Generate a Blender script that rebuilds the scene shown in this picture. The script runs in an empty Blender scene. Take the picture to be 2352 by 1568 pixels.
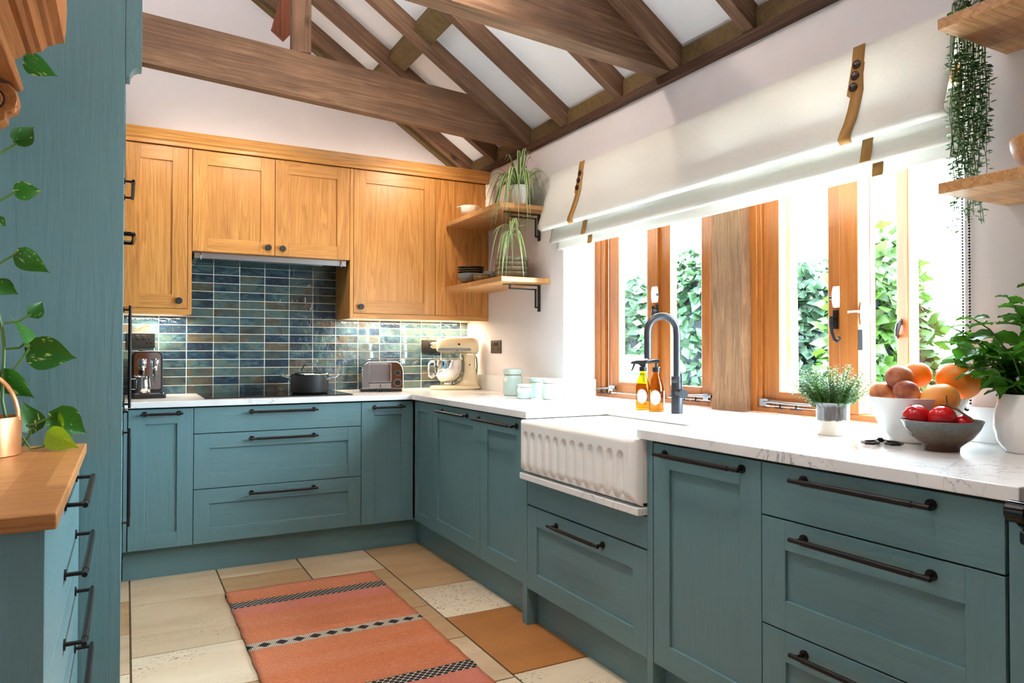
import bpy, bmesh, math, random
from mathutils import Vector, Matrix
random.seed(7)
R = math.radians
sc = bpy.context.scene
COL = sc.collection
# ------------------------------------------------------------------ camera
cam = bpy.data.cameras.new('camera'); camo = bpy.data.objects.new('camera', cam); COL.objects.link(camo)
cam.sensor_width = 36.0; cam.lens = 1653.16/2352*36; cam.clip_start = 0.02; cam.clip_end = 200
camo.location = (-1.5129, -4.0629, 1.1541)
camo.rotation_mode = 'XYZ'
camo.rotation_euler = (R(90)+0.013939, -0.000897, -0.492075)
sc.camera = camo
# ------------------------------------------------------------------ world, sun, daylight
sc.view_settings.view_transform = 'Standard'; sc.view_settings.look = 'None'
sc.view_settings.gamma = 1.0; sc.view_settings.use_curve_mapping = False
sc.view_settings.exposure = 0.62
try:
    sc.cycles.use_denoising = True
    sc.cycles.max_bounces = 8; sc.cycles.diffuse_bounces = 5; sc.cycles.glossy_bounces = 4
    sc.cycles.use_adaptive_sampling = True; sc.cycles.adaptive_threshold = .025
    sc.cycles.transmission_bounces = 6; sc.cycles.transparent_max_bounces = 16
    sc.cycles.sample_clamp_indirect = 20.0; sc.cycles.caustics_reflective = False; sc.cycles.caustics_refractive = False
except Exception: pass
world = bpy.data.worlds.new('sky'); sc.world = world; world.use_nodes = True
bg = world.node_tree.nodes['Background']
bg.inputs[0].default_value = (0.67, 0.86, 1.0, 1); bg.inputs[1].default_value = 44.0
def light(name, kind, loc, energy, color=(1,1,1), size=.1, sy=None, rot=(0,0,0), angle=None, blend=.6, target=None):
    l = bpy.data.lights.new(name, kind); o = bpy.data.objects.new(name, l); COL.objects.link(o)
    l.energy = energy; l.color = color; o.location = loc; o.rotation_euler = rot
    if kind == 'AREA':
        l.size = size
        if sy: l.shape = 'RECTANGLE'; l.size_y = sy
    elif kind == 'SUN': l.angle = size
    else: l.shadow_soft_size = size
    if kind == 'SPOT': l.spot_size = angle; l.spot_blend = blend
    if target is not None:
        o.rotation_euler = (Vector(target)-Vector(loc)).to_track_quat('-Z', 'Y').to_euler()
    return o
light('sun', 'SUN', (1, 8, 9), 60.0, (1, .95, .88), size=.02, target=(3.05, -.2, -.02))
WARM = (1.0, .87, .72)
# ceiling spotlights fixed to the roof timbers (above the frame)
SPOTS = [((-1.32, -.235, 2.395), (-1.34, .25, 1.85), 4.0), ((-.86, -.235, 2.375), (-.88, .25, 1.85), 4.6), ((.08, -.235, 2.345), (.10, .25, 1.85), 8.0),
         ((-.62, -1.9, 2.95), (-.55, -1.0, 0.0), 40), ((-.75, -1.25, 3.05), (.62, -1.35, 1.9), 16), ((-.75, -3.0, 2.95), (-.5, -2.3, 0.0), 24), ((-1.0, -4.6, 2.9), (-.75, -4.2, 0.0), 14)]
for i, (p, t, e) in enumerate(SPOTS):
    light('ceiling_spotlight', 'SPOT', p, e*1.25, WARM, size=.035, angle=R(135 if i < 3 else 95), blend=.75, target=t)
# unseen area lights added as fill, brightening the white roof slope and room
for y_, e_ in ((-1.56, 66), (-3.3, 10)): light('beam_uplight', 'AREA', (-.75, y_, 2.80), e_, (.97, .98, 1), size=2.2, sy=.04, rot=(R(180), R(3.5), 0))
# LED strips under the oak wall cupboards
light('under_cupboard_light', 'AREA', (.16, .50, 1.349), 6.5, (1, .84, .62), size=.84, sy=.02)
light('under_cupboard_light', 'AREA', (-1.37, .50, 1.349), 3.2, (1, .84, .62), size=.28, sy=.02)
light('cupboard_top_light', 'AREA', (-.45, .44, 2.30), 2.2, WARM, size=1.9, sy=.05, rot=(R(180), 0, 0))
# daylight portal of the long window
for loc, rot, sx, sy in (((.93, -1.77, 1.5), (0, R(90), 0), 1.2, 2.2),):
    o = light('daylight_portal', 'AREA', loc, 1, size=sx, sy=sy, rot=rot); o.data.cycles.is_portal = True
# ------------------------------------------------------------------ materials
def srgb(r, g, b):
    f = lambda c: (c/255/12.92) if c/255 <= .04045 else ((c/255+.055)/1.055)**2.4
    return (f(r), f(g), f(b), 1)
MATS = {}
class NT:
    def __init__(s, name):
        s.m = bpy.data.materials.new(name); s.m.use_nodes = True; s.t = s.m.node_tree
        s.b = s.t.nodes['Principled BSDF']; s.out = s.t.nodes['Material Output']; MATS[name] = s.m
    def n(s, typ, **kw):
        x = s.t.nodes.new(typ)
        for k, v in kw.items(): setattr(x, k, v)
        return x
    def l(s, a, b): s.t.links.new(a, b)
    def set(s, **kw):
        for k, v in kw.items():
            k = {'rough': 'Roughness', 'metal': 'Metallic', 'col': 'Base Color', 'spec': 'Specular IOR Level', 'coat': 'Coat Weight', 'trans': 'Transmission Weight', 'ior': 'IOR', 'sheen': 'Sheen Weight', 'alpha': 'Alpha', 'sss': 'Subsurface Weight'}.get(k, k)
            s.b.inputs[k].default_value = v
        return s
    def coord(s, scale=(1,1,1), rot=(0,0,0), rnd=0, which='Object'):
        tc = s.n('ShaderNodeTexCoord'); mp = s.n('ShaderNodeMapping'); mp.inputs['Scale'].default_value = scale; mp.inputs['Rotation'].default_value = rot
        s.l(tc.outputs[which], mp.inputs['Vector'])
        if rnd:
            oi = s.n('ShaderNodeObjectInfo'); m = s.n('ShaderNodeVectorMath', operation='SCALE'); cb = s.n('ShaderNodeCombineXYZ')
            s.l(oi.outputs['Random'], cb.inputs[0]); s.l(oi.outputs['Random'], cb.inputs[1]); s.l(oi.outputs['Random'], cb.inputs[2])
            s.l(cb.outputs[0], m.inputs[0]); m.inputs['Scale'].default_value = rnd; s.l(m.outputs[0], mp.inputs['Location'])
        return mp.outputs[0]
    def noise(s, vec, scale=5, detail=4, rough=.5, dist=0):
        x = s.n('ShaderNodeTexNoise'); x.inputs['Scale'].default_value = scale; x.inputs['Detail'].default_value = detail
        x.inputs['Roughness'].default_value = rough; x.inputs['Distortion'].default_value = dist
        s.l(vec, x.inputs['Vector']); return x.outputs['Fac']
    def ramp(s, fac, stops, interp='LINEAR'):
        x = s.n('ShaderNodeValToRGB'); x.color_ramp.interpolation = interp; e = x.color_ramp.elements
        while len(e) > 1: e.remove(e[0])
        e[0].position, e[0].color = stops[0]
        for p, c in stops[1:]: q = e.new(p); q.color = c
        s.l(fac, x.inputs['Fac']); return x.outputs['Color']
    def mix(s, fac, a, b, mode='MIX'):
        x = s.n('ShaderNodeMix', data_type='RGBA', blend_type=mode)
        for v, i in ((fac, 0), (a, 6), (b, 7)):
            if hasattr(v, 'links'): s.l(v, x.inputs[i])
            else: x.inputs[i].default_value = v
        return x.outputs[2]
    def math(s, op, a, b=0, c=0):
        x = s.n('ShaderNodeMath', operation=op)
        for v, i in ((a, 0), (b, 1), (c, 2)):
            if hasattr(v, 'links'): s.l(v, x.inputs[i])
            else: x.inputs[i].default_value = v
        return x.outputs[0]
    def bump(s, h, strength=.2, dist=.002):
        x = s.n('ShaderNodeBump'); x.inputs['Strength'].default_value = strength; x.inputs['Distance'].default_value = dist
        s.l(h, x.inputs['Height']); s.l(x.outputs[0], s.b.inputs['Normal']); return s
    def color(s, c): s.l(c, s.b.inputs['Base Color']); return s
    def rnd(s):
        return s.n('ShaderNodeObjectInfo').outputs['Random']
def plain(name, col, rough=.5, metal=0., **kw):
    m = NT(name); m.set(col=col if len(col) == 4 else (*col, 1), rough=rough, metal=metal, **kw); return m.m
def wood(name, cols, axis='z', freq=1.0, rough=.5, contrast=1.0, knots=False, bump=.15, vary=.25, pores=True):
    """straight grained timber along one axis, growth rings as stretched noise"""
    m = NT(name); a = {'x': 0, 'y': 1, 'z': 2}[axis]
    sc1 = [14*freq]*3; sc1[a] = .7*freq
    v = m.coord(tuple(sc1), rnd=37)
    big = m.noise(v, 1.0, 3, .55, 1.2)
    w = m.math('FRACT', m.math('MULTIPLY', big, 6.5*contrast))
    ring = m.math('MULTIPLY', m.math('SMOOTH_MIN', w, m.math('MULTIPLY', m.math('SUBTRACT', 1, w), 5), .2), 1)
    sc2 = [230*freq]*3; sc2[a] = 5*freq
    fine = m.noise(m.coord(tuple(sc2), rnd=11), 1, 2, .6)
    f = m.math('ADD', m.math('MULTIPLY', ring, .22*min(contrast, 1.6)), m.math('ADD', m.math('MULTIPLY', fine, .55), .10))
    base = m.ramp(f, [(.18, cols[0]), (.5, cols[1]), (.8, cols[2])])
    # per piece tone
    tone = m.math('ADD', m.math('MULTIPLY', m.rnd(), vary), 1-vary/2)
    hsv = m.n('ShaderNodeHueSaturation'); m.l(base, hsv.inputs['Color']); m.l(tone, hsv.inputs['Value'])
    c = hsv.outputs[0]
    if knots:
        sk = [3.0]*3; sk[a] = 1.4
        vo = m.n('ShaderNodeTexVoronoi'); m.l(m.coord(tuple(sk), rnd=53), vo.inputs['Vector']); vo.inputs['Scale'].default_value = 1.6
        k = m.ramp(vo.outputs['Distance'], [(.0, (1,1,1,1)), (.045, (.9,.9,.9,1)), (.11, (0,0,0,1))])
        c = m.mix(k, c, tuple(x*.28 for x in cols[0][:3])+(1,))
        stain = m.noise(m.coord((1.3,1.3,1.3), rnd=21), 2, 4, .6)
        c = m.mix(m.ramp(stain, [(.35, (0,0,0,1)), (.75, (.55,.55,.55,1))]), c, tuple(x*.55 for x in cols[0][:3])+(1,))
    m.color(c); m.set(rough=rough); m.bump(fine, bump, .0015); return m.m
OAK = (srgb(150,92,38), srgb(199,139,70), srgb(222,170,100))
for ax in 'xyz':
    wood('oak_'+ax, OAK, ax, rough=.42, vary=.10)
    wood('pine_'+ax, (srgb(122,66,22), srgb(156,90,34), srgb(178,112,52)), ax, freq=.8, rough=.4, vary=.1)
    wood('beam_'+ax, (srgb(74,50,34), srgb(130,95,68), srgb(164,128,98)), ax, freq=.7, rough=.75, knots=True, bump=.4, vary=.2)
wood('olive_timber', (srgb(66,50,24), srgb(104,82,44), srgb(128,104,62)), 'x', freq=.7, rough=.8, bump=.3)
wood('red_timber', (srgb(84,42,22), srgb(128,68,40), srgb(150,86,54)), 'z', freq=.6, rough=.7)
wood('plate_timber', (srgb(44,26,15), srgb(78,48,30), srgb(104,70,46)), 'y', freq=.7, rough=.8, bump=.4)
wood('old_oak_post', (srgb(92,62,40), srgb(150,112,80), srgb(186,150,114)), 'z', freq=1.3, rough=.85, knots=True, bump=.9, vary=0)
wood('antique_pine', (srgb(120,66,24), srgb(168,104,50), srgb(190,128,70)), 'y', freq=1.2, rough=.5, vary=.1)
wood('oak_panel', (srgb(136,80,32), srgb(196,132,62), srgb(216,156,86)), 'z', freq=.42, rough=.42, contrast=2.2, vary=.05)
def block(name, cols, ax_len):
    """finger jointed staves: tone by stave, grain along the stave"""
    m = NT(name)
    rot = (0, 0, 0) if ax_len == 'x' else (0, 0, R(90))
    v = m.coord((1,1,1), rot)
    br = m.n('ShaderNodeTexBrick'); m.l(v, br.inputs['Vector'])
    for k, val in (('Scale', 1), ('Mortar Size', .0), ('Brick Width', .38), ('Row Height', .062), ('Bias', 0)): br.inputs[k].default_value = val
    br.inputs['Color1'].default_value = cols[0]; br.inputs['Color2'].default_value = cols[2]; br.offset = .37
    g = m.noise(m.coord((6, 110, 110), rot, rnd=5), 1, 4, .6, .8)
    gg = m.ramp(g, [(.3, (.62,.55,.48,1)), (.62, (1.1,1.1,1.1,1))])
    m.color(m.mix(1, m.mix(.5, br.outputs['Color'], cols[1]), gg, 'MULTIPLY')); m.set(rough=.42); m.bump(g, .08); return m.m
block('oak_block_y', (srgb(164,106,54), srgb(196,142,84), srgb(222,178,124)), 'y')
block('oak_top_y', (srgb(150,92,42), srgb(182,124,66), srgb(206,150,92)), 'y')
def paint(name, col, ax):
    m = NT(name); s1 = [210]*3; s1['xyz'.index(ax)] = 7
    n1 = m.noise(m.coord(tuple(s1), rnd=17), 1, 3, .6, .3)
    s2 = [26]*3; s2['xyz'.index(ax)] = 2.2
    n2 = m.noise(m.coord(tuple(s2), rnd=9), 1, 2, .5, 1.0)
    h = m.math('ADD', n1, m.math('FRACT', m.math('MULTIPLY', n2, 5)))
    c2 = tuple(x*.88 for x in col[:3])+(1,)
    m.color(m.mix(n1, c2, col)); m.set(rough=.40); m.bump(h, .35, .0012); return m.m
TEAL = srgb(101,135,140)
for ax in 'xyz': paint('teal_'+ax, TEAL, ax)
# quartz
m = NT('quartz'); v = m.coord((1,1,1)); n1 = m.noise(v, 3.2, 6, .62, 2.2)
vein = m.ramp(m.math('ABSOLUTE', m.math('SUBTRACT', n1, .5)), [(0, (1,1,1,1)), (.012, (0,0,0,1))])
msk = m.ramp(m.noise(v, 2.1, 2), [(.5, (0,0,0,1)), (.62, (1,1,1,1))])
cl = m.mix(m.noise(v, 9, 5), srgb(226,224,222), srgb(244,243,242))
m.color(m.mix(m.math('MULTIPLY', m.mix(1, vein, msk, 'MULTIPLY'), .75), cl, srgb(120,118,118))); m.set(rough=.16)
# wall plasters
for nm, c in (('plaster', srgb(232,226,226)), ('ceiling_white', srgb(240,240,242))):
    m = NT(nm); m.set(rough=.85); n1 = m.noise(m.coord(), 14, 5, .6); m.color(m.mix(n1, tuple(x*.95 for x in c[:3])+(1,), c)); m.bump(n1, .12, .004)
# glazed splashback tile
m = NT('glazed_tile'); r = m.rnd()
n1 = m.noise(m.coord((11, 1, 26), rnd=41), 1, 4, .65, .9); n2 = m.noise(m.coord((7, 1, 9), rnd=77), 1, 2, .5); n3 = m.noise(m.coord((60, 1, 90), rnd=9), 1, 3, .6)
hue = m.math('ADD', m.math('MULTIPLY', n1, 1.15), m.math('MULTIPLY', m.math('SUBTRACT', r, .72), .5))
c = m.ramp(hue, [(.05, srgb(30,42,58)), (.22, srgb(40,62,80)), (.38, srgb(60,88,98)), (.50, srgb(82,108,106)), (.62, srgb(88,98,88)), (.74, srgb(92,84,68)), (.88, srgb(84,66,50))])
c = m.mix(m.ramp(n2, [(.45, (0,0,0,1)), (.7, (.75,.75,.75,1))]), c, srgb(40,50,60))
m.color(m.mix(m.ramp(n3, [(.55, (0,0,0,1)), (.85, (.25,.25,.25,1))]), c, srgb(130,140,136))); m.set(rough=.08, coat=.5)
m.bump(m.noise(m.coord((1,1,1), rnd=13), 30, 3, .55, .4), .6, .005)
plain('grout', srgb(232,228,218), .8)
# travertine floor: four quarry tones
def travertine(name, light_, streak, pits, amt):
    m = NT(name); v = m.coord((1,1,1), rnd=31)
    band = m.noise(m.coord((1.2, 7, 3), rnd=19), 1, 5, .6, .6); bl = m.noise(v, 4, 5, .6)
    c = m.mix(m.ramp(band, [(.40, (0,0,0,1)), (.75, (amt,amt,amt,1))]), light_, streak)
    c = m.mix(m.ramp(bl, [(.45, (0,0,0,1)), (.75, (.45,.45,.45,1))]), c, tuple(min(1, x*1.18) for x in light_[:3])+(1,))
    pit = m.noise(m.coord((70, 130, 60), rnd=3), 1, 3, .6); area = m.noise(v, 3.2, 2)
    pm = m.mix(1, m.ramp(pit, [(pits, (0,0,0,1)), (pits+.035, (1,1,1,1))]), m.ramp(area, [(.42, (0,0,0,1)), (.6, (1,1,1,1))]), 'MULTIPLY')
    m.color(m.mix(pm, c, srgb(84,64,46))); m.set(rough=.42); m.bump(m.math('MULTIPLY', pm, -1), .4, .003)
travertine('trav_cream', srgb(222,206,180), srgb(190,158,120), .60, .5); travertine('trav_beige', srgb(204,180,148), srgb(164,128,90), .64, .75)
travertine('trav_tan', srgb(182,148,108), srgb(150,112,72), .64, .7); travertine('trav_ochre', srgb(170,112,58), srgb(138,84,40), .66, .7)
plain('floor_grout', srgb(104,88,68), .9)
# ceramics and metals
plain('white_ceramic', srgb(240,238,234), .12, coat=.3); plain('fireclay', srgb(243,240,236), .10, coat=.5)
plain('black_bronze', srgb(38,33,32), .38, .6); plain('matt_black', srgb(26,26,27), .5); plain('black_plastic', srgb(16,16,17), .35)
plain('gloss_black', srgb(6,6,8), .05); plain('chrome', (.86,.86,.87), .06, 1.0); plain('steel', (.62,.62,.63), .25, 1.0)
plain('gunmetal', srgb(60,62,66), .35, .55); plain('cream_enamel', srgb(243,226,186), .12, coat=.4); plain('brass', srgb(222,190,110), .18, 1.0)
plain('navy_enamel', srgb(16,28,44), .12); plain('dark_inside', srgb(20,24,25), .8); plain('iron', srgb(46,46,48), .4, .7)
plain('pewter', srgb(150,152,156), .3, .9); plain('white_plastic', srgb(240,240,240), .35); plain('leather', srgb(166,120,52), .6)
plain('button', srgb(54,28,20), .25); plain('soil', srgb(38,26,18), .95); plain('twine', srgb(150,112,66), .9)
plain('mint_glaze', srgb(196,218,210), .14, coat=.4); plain('blush_glaze', srgb(238,222,204), .3); plain('copper', srgb(214,140,92), .32, .55)
plain('socket_bronze', srgb(84,70,58), .35, .6); plain('red_paint', srgb(128,44,38), .6); plain('label_paper', srgb(240,240,242), .6); plain('label_ink', srgb(120,126,150), .6)
plain('blue_ink', srgb(60,110,160), .5); plain('bin_green', srgb(40,96,98), .5); plain('fence', srgb(70,72,80), .8); plain('bark', srgb(96,74,52), .95)
plain('grey_glaze', srgb(120,116,104), .2)
def speckle(name, top, mid, low, z0, z1, rough=.25):
    """reactive glaze: colour shifts with the pot's own height"""
    m = NT(name); tc = m.n('ShaderNodeTexCoord'); sx = m.n('ShaderNodeSeparateXYZ'); m.l(tc.outputs['Object'], sx.inputs[0])
    n1 = m.noise(tc.outputs['Object'], 120, 4, .7); n2 = m.noise(tc.outputs['Object'], 22, 3)
    h = m.math('ADD', m.math('DIVIDE', m.math('SUBTRACT', sx.outputs[2], z0), z1-z0), m.math('MULTIPLY', m.math('SUBTRACT', m.math('ADD', n1, n2), 1), .55))
    m.color(m.ramp(h, [(.15, low), (.6, mid), (.9, top)])); m.set(rough=rough); return m.m
speckle('stone_glaze', srgb(98,106,108), srgb(88,78,62), srgb(78,56,40), 0, .085)
speckle('plate_glaze', srgb(120,118,112), srgb(96,92,84), srgb(112,84,52), 0, .05)
speckle('bowl_glaze', srgb(142,140,122), srgb(120,108,80), srgb(118,82,40), 0, .06)
# dripped glaze pot
m = NT('drip_glaze'); tc = m.n('ShaderNodeTexCoord'); sx = m.n('ShaderNodeSeparateXYZ'); m.l(tc.outputs['Object'], sx.inputs[0])
st = m.noise(m.coord((60,60,9)), 1, 4, .6); z = m.math('ADD', sx.outputs[2], m.math('MULTIPLY', m.math('SUBTRACT', m.noise(m.coord((45,45,2)), 1, 2), .5), .014))
gl = m.ramp(st, [(.3, srgb(58,48,44)), (.5, srgb(110,100,96)), (.7, srgb(168,172,178))])
gl = m.mix(m.ramp(z, [(.086, (0,0,0,1)), (.098, (1,1,1,1))]), gl, srgb(172,176,182))
m.color(m.mix(m.ramp(z, [(.044, (0,0,0,1)), (.046, (1,1,1,1))]), srgb(234,224,210), gl)); m.set(rough=.22)
# fabrics
m = NT('linen'); n1 = m.noise(m.coord((1,300,40)), 1, 3); n2 = m.noise(m.coord((1,40,300)), 1, 3)
m.color(m.mix(m.math('MULTIPLY', m.math('ADD', n1, n2), .5), srgb(226,220,208), srgb(246,243,236))); m.set(rough=.9)
tr = m.n('ShaderNodeBsdfTranslucent'); tr.inputs[0].default_value = (.9,.9,.88,1); mx = m.n('ShaderNodeMixShader'); mx.inputs[0].default_value = .20
m.l(m.b.outputs[0], mx.inputs[1]); m.l(tr.outputs[0], mx.inputs[2]); m.l(mx.outputs[0], m.out.inputs[0]); m.bump(n1, .15, .001)
# leaves
def leafmat(name, c1, c2, var=None, tl=.35, rough=.35):
    m = NT(name); n1 = m.noise(m.coord((1,1,1), rnd=23), 30, 2)
    c = m.mix(n1, c1, c2)
    hsv = m.n('ShaderNodeHueSaturation'); m.l(c, hsv.inputs['Color']); m.l(m.math('ADD', m.math('MULTIPLY', m.rnd(), .5), .75), hsv.inputs['Value']); c = hsv.outputs[0]
    if var: c = m.mix(m.ramp(m.noise(m.coord((3, 8, 3), rnd=63), 1, 3, .6), [(.62, (0,0,0,1)), (.67, (.9,.9,.9,1))]), c, var)
    m.color(c); m.set(rough=rough)
    tr = m.n('ShaderNodeBsdfTranslucent'); m.l(c, tr.inputs[0]); mx = m.n('ShaderNodeMixShader'); mx.inputs[0].default_value = tl
    m.l(m.b.outputs[0], mx.inputs[1]); m.l(tr.outputs[0], mx.inputs[2]); m.l(mx.outputs[0], m.out.inputs[0]); return m
leafmat('pothos_leaf', srgb(34,92,24), srgb(62,128,38), srgb(196,204,120)); leafmat('pothos_young', srgb(120,160,24), srgb(158,186,40), srgb(214,214,90))
leafmat('mint_leaf', srgb(44,104,20), srgb(84,150,34), None, .45); leafmat('thyme_leaf', srgb(52,98,30), srgb(112,158,62), None, .4)
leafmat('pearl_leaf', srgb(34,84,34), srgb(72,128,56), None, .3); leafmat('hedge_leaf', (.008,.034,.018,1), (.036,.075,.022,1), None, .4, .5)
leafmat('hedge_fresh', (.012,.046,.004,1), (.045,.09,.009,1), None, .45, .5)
leafmat('spider_edge', srgb(206,214,160), srgb(226,232,190), None, .35); leafmat('spider_mid', srgb(66,118,36), srgb(96,146,52), None, .35)
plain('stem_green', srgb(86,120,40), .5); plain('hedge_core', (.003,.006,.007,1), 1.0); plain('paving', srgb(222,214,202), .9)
# fruit
def fruit(name, a, b, axis=2, rough=.5, bump=0, sc_=6):
    m = NT(name); n1 = m.noise(m.coord((1,1,1), rnd=17), sc_, 3, .55)
    m.color(m.ramp(n1, [(.35, a), (.62, b)])); m.set(rough=rough, sss=.0)
    if bump: m.bump(m.noise(m.coord(), 220, 2), bump, .001)
fruit('peach_skin', srgb(122,34,34), srgb(216,140,82), rough=.6, sc_=14); fruit('orange_skin', srgb(236,120,18), srgb(244,142,34), rough=.4, bump=.25)
fruit('grapefruit_skin', srgb(238,150,60), srgb(244,178,96), rough=.45, bump=.2, sc_=9); fruit('tomato_skin', srgb(176,14,22), srgb(206,26,30), rough=.12)
# glass
def glassmat(name, tint, refl=1.0):
    m = NT(name); t = m.t; t.nodes.remove(m.b)
    g = m.n('ShaderNodeBsdfGlossy'); g.inputs['Roughness'].default_value = .0; tp = m.n('ShaderNodeBsdfTransparent'); tp.inputs[0].default_value = (*tint, 1)
    lw = m.n('ShaderNodeLayerWeight'); lw.inputs[0].default_value = .5; sch = m.math('ADD', .04, m.math('MULTIPLY', m.math('POWER', lw.outputs['Facing'], 5), .9)); mx = m.n('ShaderNodeMixShader')
    m.l(m.math('MULTIPLY', sch, refl*.6), mx.inputs[0]); m.l(tp.outputs[0], mx.inputs[1]); m.l(g.outputs[0], mx.inputs[2]); m.l(mx.outputs[0], m.out.inputs[0])
glassmat('window_glass', (.96,.98,.97), .8); glassmat('clear_glass', (.93,.96,.95)); glassmat('amber_glass', (.86,.68,.15))
glassmat('amber_liquid', (.95,.80,.25), .3); glassmat('hood_glass', (.8,.9,.9))
m = NT('led'); m.set(col=(1,1,1,1)); m.b.inputs['Emission Color'].default_value = (1,.84,.62,1); m.b.inputs['Emission Strength'].default_value = 6
# woven rug: stripes across the length with diamonds
m = NT('rug_weave'); tc = m.n('ShaderNodeTexCoord'); sx = m.n('ShaderNodeSeparateXYZ'); m.l(tc.outputs['Object'], sx.inputs[0]); X_, Y_ = sx.outputs[0], sx.outputs[1]
fib = m.noise(m.coord((60,260,60)), 1, 3, .7); fib2 = m.noise(m.coord((330,130,60)), 1, 2, .6)
body = m.ramp(m.math('MULTIPLY', m.math('ADD', fib, fib2), .5), [(.32, srgb(146,78,48)), (.5, srgb(200,118,76)), (.66, srgb(230,158,112))])
tint = m.ramp(m.noise(m.coord((.3,7,1)), 1, 2), [(.4, srgb(200,108,64)), (.7, srgb(214,140,112))])
body = m.mix(.4, body, tint)
def band(y0, y1): return m.math('MULTIPLY', m.math('GREATER_THAN', Y_, y0), m.math('LESS_THAN', Y_, y1))
def diamonds(yc, per, hy, thr):
    u = m.math('ABSOLUTE', m.math('SUBTRACT', m.math('FRACT', m.math('DIVIDE', X_, per)), .5)); w = m.math('DIVIDE', m.math('ABSOLUTE', m.math('SUBTRACT', Y_, yc)), hy*2)
    return m.math('LESS_THAN', m.math('ADD', u, w), thr)
chk = m.math('GREATER_THAN', m.math('MULTIPLY', m.math('SINE', m.math('MULTIPLY', m.math('ADD', X_, Y_), 460)), m.math('SINE', m.math('MULTIPLY', m.math('SUBTRACT', X_, Y_), 460))), .12)
BLK, CRM, PNK = srgb(30,26,30), srgb(222,208,190), srgb(206,122,128)
netx = m.math('GREATER_THAN', m.math('ABSOLUTE', m.math('MULTIPLY', m.math('SINE', m.math('MULTIPLY', m.math('ADD', X_, Y_), 115)), m.math('SINE', m.math('MULTIPLY', m.math('SUBTRACT', X_, Y_), 115)))), .13)
s_dark = m.mix(m.math('MAXIMUM', netx, 0), CRM, BLK); s_light = m.mix(m.math('MAXIMUM', diamonds(-.725, .0655, .03, .40), chk), CRM, BLK)
c = body
for y0, y1, cc in ((-.255, -.175, s_dark), (-.375, -.255, None), (-.76, -.69, s_light), (-1.29, -1.22, s_dark), (-1.41, -1.29, None), (-.014, .01, None), (-1.79, -1.72, s_light)):
    c = m.mix(m.math('MULTIPLY', band(y0, y1), 1 if cc is not None else .35), c, cc if cc is not None else PNK)
m.color(c); m.set(rough=.95); m.bump(m.math('ADD', fib, fib2), .9, .004)
M = MATS
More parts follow.
